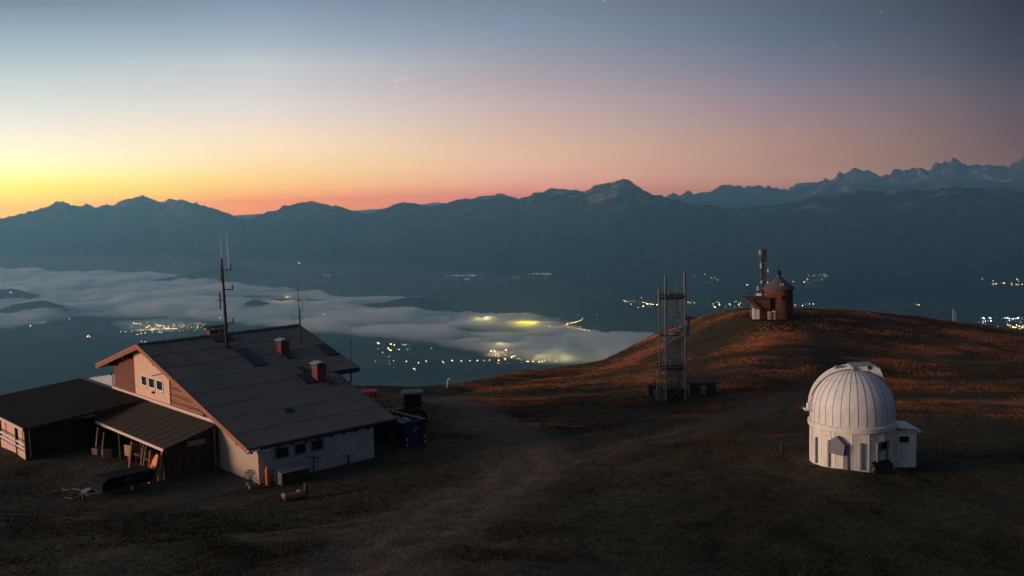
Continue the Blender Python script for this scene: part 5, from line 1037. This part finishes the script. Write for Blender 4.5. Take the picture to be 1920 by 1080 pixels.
CL = [
 ('tiny white street light in the village row at the mountain foot left of centre', 'c', 0, line((836, 516), (890, 517), 14, 1, .5)+[(873, 523.5), (878, 524), (906, 515), (912, 515)]),
 ('tiny white street light in the second village row at the mountain foot', 'c', 0, line((956, 523), (1000, 519), 9, 1, 1)+line((998, 514), (1036, 514), 12, 2, 1)+[(997, 522), (1000, 510), (1010, 523)]),
 ('faint white light on the slope just left of the lattice tower', 'c', 0, [(1163, 511), (1171, 512), (1173, 513), (1180, 514), (1186, 515)]),
 ('orange street light in the village row left of the lattice tower', 'w', 1, line((1170, 565), (1236, 571), 15, 3, 1)+[(1183, 570), (1191, 547), (1203, 558), (1212, 555), (1214, 560), (1197, 577), (1206, 574), (1178, 567)]),
 ('orange street light in the bent chain right of the glowing fog', 'w', 0, [(1000, 607), (1004, 603), (1010, 607), (1016, 604)]+line((1019, 610), (1052, 613), 6, 2, 1)+line((1060, 609), (1087, 601), 11, 1, 1)+line((1066, 614), (1103, 619), 8, 1, .6)+[(1084, 590), (1092, 597)]),
 ('single bright white light below the tower meadow edge', 'c', 1, [(1161, 624)]),
 ('large warm street light in the cluster right of the chalet roof', 'w', 1, [(708, 643), (711, 644), (733, 645), (739, 646.5), (755, 646), (761, 646), (728, 653), (731, 656), (734, 657), (748, 655.5)]),
 ('warm street light in the long straight row at the lower fog edge', 'w', 1, [(738, 676), (762, 677.5), (785, 680), (799, 677), (830, 678), (848, 676), (865, 676.5), (881, 676), (895, 676), (908, 675.5), (918, 675), (935, 675.5), (947, 673), (959, 670), (966, 667), (972, 672), (988, 677.5), (991, 678), (999, 677.5), (1011, 678.5), (1016, 678), (1021, 676), (1030, 675), (1043, 677.5), (776, 691), (779, 693), (832, 680)]),
 ('yellowish street light shining out of the fog above the long row', 'y', 1, [(921, 658), (926, 657), (928, 659), (949, 656), (962, 668), (942, 660)]),
 ('yellow street light in the town beyond the chalet ridge', 'y', 0, line((250, 606), (262, 607), 5, 1, 1)+blob(272, 318, 609, 618, 22)+line((284, 617), (330, 616), 12, 1, .5)+blob(322, 384, 605, 614, 15)+line((250, 620), (284, 618), 8, 1, 1)+[(226, 622), (235, 622), (258, 627), (265, 625), (272, 624)]),
 ('white street light just above the left part of the chalet ridge', 'c', 0, [(265, 640), (272, 641), (284, 641), (290, 640), (295, 641), (268, 643)]),
 ('bright warm light alone in the dark valley left of the chalet', 'w', 1, [(164, 631), (168, 631.5), (166, 629)]),
 ('faint light on the dark hill at the far left', 'c', 0, [(20, 548), (24, 552), (29, 554), (42, 555), (49, 554), (10, 577), (22, 578)]),
 ('pale light at the fog edge on the left', 'y', 0, [(74, 605), (78, 606), (83, 604), (57, 611)]),
 ('tiny faint light along the upper edge of the left fog bank', 'c', 0, [(185, 505), (345, 506.5), (341, 507), (263, 516)]),
 ('faint light shining through the fog near the radio mast', 'y', 0, [(447, 532), (495, 542), (505, 560), (574, 529), (363, 572)]),
 ('white light high on the slope above the roof antenna', 'c', 1, [(559, 491), (561, 494)]),
 ('pale light along the road streak on the slope above the fog', 'c', 0, line((589, 511), (621, 517), 14, .3, .1)),
 ('small light in the thin fog right of the tractor', 'c', 0, [(733, 614), (754, 612), (774, 612), (814, 609), (835, 618), (845, 619), (809, 653), (571, 598), (716, 618)]),
 ('red aviation light on the slope above the chapel', 'r', 1, [(1386, 455)]), ('red light on the slope above the roof antenna', 'r', 0, [(574, 499)]),
 ('faint light on the slope right of the telecom mast', 'c', 0, [(1526, 465), (1531, 463.5), (1535, 463), (1260, 497), (1602, 465)]),
 ('pink and white light in the village between tower and chapel', 'w', 0, [(1310, 509), (1321, 514), (1324, 517), (1318, 519), (1330, 521), (1334, 521), (1340, 522), (1345, 525), (1337, 527), (1351, 527), (1326, 530), (1301, 520)]),
 ('white light at the edge of the small fog patch', 'c', 1, [(1400, 534), (1402, 534)]),
 ('warm street light in the village right of the chapel roof', 'w', 1, [(1475, 517), (1493, 516), (1494, 518.5), (1504, 518), (1510, 521), (1514, 524), (1516, 517), (1521, 519), (1526, 517), (1518, 529), (1508, 529), (1512, 527), (1524, 522)]),
 ('white light in the small group right of the chapel village', 'c', 0, [(1545, 517), (1550, 517), (1487, 528), (1516, 535), (1533, 541), (1576, 537), (1508, 542), (1530, 537)]),
 ('warm street light in the row between tower and chapel', 'y', 1, [(1290, 567), (1294, 568), (1298, 569), (1302, 568), (1338, 574), (1341, 576), (1349, 571), (1368, 570), (1377, 567), (1380, 566), (1388, 568), (1392, 566), (1395, 569), (1401, 569), (1404, 565), (1385, 571)]),
 ('white light low behind the right side of the chapel', 'c', 0, [(1491, 572), (1505, 573), (1512, 570), (1518, 570), (1525, 570)]),
 ('lone warm light pair above the right meadow', 'w', 1, [(1719, 571), (1723, 572)]), ('lone pale light above the right meadow', 'c', 0, [(1725, 530), (1842, 523)]),
 ('warm street light in the row at the right picture edge', 'w', 1, line((1858, 531), (1918, 533), 14, 2, 1.5)+blob(1888, 1912, 524, 531, 8)),
 ('white street light in the lower right village', 'c', 1, blob(1836, 1862, 595, 606, 9)+line((1884, 596), (1910, 597), 7, 1, 1)),
 ('bright warm street light in the lowest cluster at the right edge', 'w', 1, blob(1880, 1919, 609, 620, 16)+line((1866, 620), (1878, 619), 3)),
]
CL += [('scattered pale light of farms on the far valley floor', 'c', 0, [(90, 560), (130, 598), (412, 596), (607, 590), (655, 600), (690, 606), (1120, 590), (1130, 560), (1150, 549), (1235, 548), (1270, 600), (1600, 560), (1660, 548), (1680, 585), (1560, 560), (1800, 560), (1860, 575)]),
 ('orange light of the small works glowing at the upper fog edge', 'w', 0, [(534, 557), (538, 556.5), (541, 558), (545, 557)])]
CL += [('faint sprinkle light of the valley towns', 'y', 0, blob(240, 390, 603, 624, 60)+blob(836, 915, 513, 519, 18)+blob(955, 1036, 511, 523, 22)+blob(1166, 1240, 562, 574, 26)+blob(1300, 1352, 512, 530, 20)+blob(1476, 1552, 514, 532, 34)+blob(1856, 1919, 521, 536, 30)+blob(1834, 1919, 594, 620, 36)+blob(1020, 1104, 598, 620, 16)+blob(700, 780, 640, 695, 14)+blob(920, 1045, 655, 682, 22)+blob(1335, 1405, 564, 577, 18))]
LIGHTS = []
for la, k, s_, ps in CL:
    g_ = 'valley lights: '+la.split(' light')[0]+' lights'
    for px, py in ps:
        p, dd_ = vgp(px, py)
        if p.z < FLOOR+45: t_l = (FLOOR+45)/p.z; p = p*t_l; dd_ *= t_l
        sc_ = (dd_/11000)*random.choice((.55, .7, .85, 1.0, 1.2))
        if 'sprinkle' in la: sc_ *= .62
        LIGHTS.append((-1 if 'sprinkle' in la else (3.0, 4.6, 7.0)[s_]*sc_/dd_*(1.6 if len(ps) < 20 else 1), k, s_, p, sc_, la, len(ps)))
LIGHTS.sort(key=lambda t: -t[0])
for w_, k, s_, p, sc_, la, n_in in LIGHTS[:285]:
    o = inst('street_light', LM[('lamp'+k, s_)], None, tuple(p), scale=(sc_, sc_, sc_)); o['label'] = la; o['category'] = 'street light'
    if n_in > 1: o['group'] = la.replace('street light', 'street lights').replace(' light ', ' lights ')
# the faintest ones read as a mere sprinkle: one object, three lamp colours
mb_ = MB(); mi = []; MK = ['lampw', 'lampc', 'lampy', 'lampr']
for w_, k, s_, p, sc_, la, n_in in LIGHTS[285:]:
    r_ = (3.0, 4.6, 7.0)[s_]*sc_; n0 = len(mb_.f); mb_.lathe([(0, p.z-r_), (r_, p.z), (0, p.z+r_)], 6, c=(p.x, p.y)); mi += [MK.index('lamp'+k)]*(len(mb_.f)-n0)
o = mb_.build('distant_lights', MT['lampw'])
for m_ in MK[1:]: o.data.materials.append(MT[m_])
if len(o.data.polygons) == len(mi): o.data.polygons.foreach_set('material_index', mi)
o['kind'] = 'stuff'; o['label'] = 'faintest sprinkle of street lights across the valley towns'; o['category'] = 'town lights'
# town lamps glowing inside the fog
def fogglow(px, py, P, col, rad, up):
    r = ray(px, py); t = (FLOOR+up)/r[2]; p = r*t
    l_ = bpy.data.lights.new('town_lamp', 'POINT'); l_.energy = P; l_.color = col; l_.shadow_soft_size = rad; o = bpy.data.objects.new('town_lamp', l_); COL.objects.link(o); o.location = p
for g_ in ((978, 598, .8e6, (1, .74, .05), 30, 70), (994, 598.5, .9e6, (1, .78, .05), 30, 70), (912, 596, .45e6, (.95, .8, .3), 40, 70), (897, 594, .3e6, (1, .75, .2), 40, 70), (540, 556, 1.0e6, (1, .62, .22), 30, 70),
           (940, 640, .5e6, (.9, .7, .3), 60, 60), (1010, 660, .6e6, (.85, .75, .3), 60, 60), (1060, 662, .9e6, (.8, .75, .3), 70, 60), (1120, 668, .7e6, (.85, .7, .3), 70, 60), (932, 656, .35e6, (1, .6, .25), 30, 50), (300, 611, .5e6, (1, .8, .4), 60, 40), (1297, 565, .5e6, (1, .7, .3), 50, 50), (1208, 556, .25e6, (1, .6, .3), 40, 40)):
    fogglow(*g_)

# contrail and last stars, outside the haze
def skyp(px, py, D): r = ray(px, py); r = r/np.linalg.norm(r); return Vector(r*D)
a, b = skyp(736, 153.5, 115000), skyp(776, 141, 115000)
m = MB().tube((0, 0, 0), tuple(b-a), 34, 8, 6); o = m.build('contrail', MT['trail']); o.location = a; o['label'] = 'short bright contrail in the upper middle of the sky'; o['category'] = 'contrail'
a, b = skyp(845, 124, 115000), skyp(925, 98, 115000)
for i, (px, py, s_) in enumerate(((1652, 23, 30), (1710, 77, 26), (1562, 81, 24), (1134, 1.5, 34), (974, 191, 26), (1338, 14, 22), (1405, 42, 18), (1100, 122, 18), (1730, 168, 18), (1790, 60, 18))):
    me = MB().lathe([(0, -s_*1.6), (s_*1.6, 0), (0, s_*1.6)], 6).mesh('star', MT['star']); o = inst('star', me, None, tuple(skyp(px, py, 120000))); o['label'] = 'faint star in the blue upper sky'; o['category'] = 'star'; o['group'] = 'faint stars in the upper sky'

# ------------------------------------------------------------------ grass tufts
NT = 240000
az_ = np.radians(rng.uniform(-31, 31, NT)); rh = np.exp(rng.uniform(math.log(42), math.log(176), NT)); tx = rh*np.sin(az_); ty = rh*np.cos(az_)
ok = (tx > X0+1) & (tx < X1-1) & (ty > Y0+1) & (ty < Y1-1)
ix = ((tx-X0)/ST).astype(int); iy = ((ty-Y0)/ST).astype(int); ix = np.clip(ix, 0, gx.shape[1]-2); iy = np.clip(iy, 0, gx.shape[0]-2)
u_ = (tx-X0)/ST-ix; v_ = (ty-Y0)/ST-iy
tz_ = gz[iy, ix]*(1-u_)*(1-v_)+gz[iy, ix+1]*u_*(1-v_)+gz[iy+1, ix]*(1-u_)*v_+gz[iy+1, ix+1]*u_*v_; trm = rm[iy, ix]
q = np.stack([tx-HC[0], ty-HC[1]], -1); rr = q@RD[:2]; gg = q@GD[:2]
inh = (rr > -9.5) & (rr < 11.5) & (gg > -.6) & (gg < 34); ino = np.hypot(tx-oc[0], ty-oc[1]) < 2.7
tuft = fbm(tx/6, ty/3.2, 4, 90)
ok &= ~inh & ~ino & (trm < .35+.3*rng.random(NT)) & (tuft > -.35+.6*rng.random(NT)-.3)
tx, ty, tz_, tuft, trm = tx[ok], ty[ok], tz_[ok], tuft[ok], trm[ok]; n = len(tx)
hgt = (.10+.20*np.clip(tuft+.45, 0, 1))*rng.uniform(.6, 1.3, n)*(1-.6*trm)
# short trodden turf in front also stands in for the foreground shade
hgt *= .15+.45*dry_lit(tx, ty)
Vt = []; nb = 4
for k in range(nb):
    a = rng.uniform(0, 2*PI, n); ox = .10*rng.standard_normal(n); oy = .10*rng.standard_normal(n); w_ = .045+.03*rng.random(n); ln = .25*hgt*rng.standard_normal(n)
    b0 = np.stack([tx+ox-w_*np.cos(a), ty+oy-w_*np.sin(a), tz_-.03], 1); b1 = np.stack([tx+ox+w_*np.cos(a), ty+oy+w_*np.sin(a), tz_-.03], 1); tp_ = np.stack([tx+ox+ln*np.cos(a+1.5)+.3*hgt, ty+oy+ln*np.sin(a+1.5), tz_+hgt*rng.uniform(.7, 1.1, n)], 1)
    Vt.append(np.stack([b0, b1, tp_], 1).reshape(-1, 3))
Vt = np.concatenate(Vt); me = bpy.data.meshes.new('grass'); me.vertices.add(len(Vt)); me.vertices.foreach_set('co', Vt.ravel()); me.loops.add(len(Vt)); me.loops.foreach_set('vertex_index', np.arange(len(Vt))); me.polygons.add(len(Vt)//3); me.polygons.foreach_set('loop_start', np.arange(0, len(Vt), 3)); me.update(); me.validate()
gr = bpy.data.objects.new('grass', me); COL.objects.link(gr); gr['kind'] = 'stuff'; gr['label'] = 'short dry reddish autumn grass over the summit meadow'; gr['category'] = 'grass'
dv = np.repeat(np.tile(dry_lit(tx, ty), nb), 3); ad = me.attributes.new('dry', 'FLOAT', 'POINT'); ad.data.foreach_set('value', dv)
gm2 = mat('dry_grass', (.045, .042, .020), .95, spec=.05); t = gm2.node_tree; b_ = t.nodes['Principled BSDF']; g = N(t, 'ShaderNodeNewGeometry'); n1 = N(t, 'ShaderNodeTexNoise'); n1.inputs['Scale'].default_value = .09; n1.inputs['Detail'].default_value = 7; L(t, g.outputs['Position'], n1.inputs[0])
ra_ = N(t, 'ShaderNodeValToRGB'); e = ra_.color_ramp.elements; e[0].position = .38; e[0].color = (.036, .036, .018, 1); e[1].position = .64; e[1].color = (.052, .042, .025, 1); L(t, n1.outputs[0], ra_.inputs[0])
rb_ = N(t, 'ShaderNodeValToRGB'); e = rb_.color_ramp.elements; e[0].position = .36; e[0].color = (.055, .042, .020, 1); e[1].position = .62; e[1].color = (.42, .148, .062, 1); L(t, n1.outputs[0], rb_.inputs[0])  # red end brightened to imitate low light on the knoll tufts
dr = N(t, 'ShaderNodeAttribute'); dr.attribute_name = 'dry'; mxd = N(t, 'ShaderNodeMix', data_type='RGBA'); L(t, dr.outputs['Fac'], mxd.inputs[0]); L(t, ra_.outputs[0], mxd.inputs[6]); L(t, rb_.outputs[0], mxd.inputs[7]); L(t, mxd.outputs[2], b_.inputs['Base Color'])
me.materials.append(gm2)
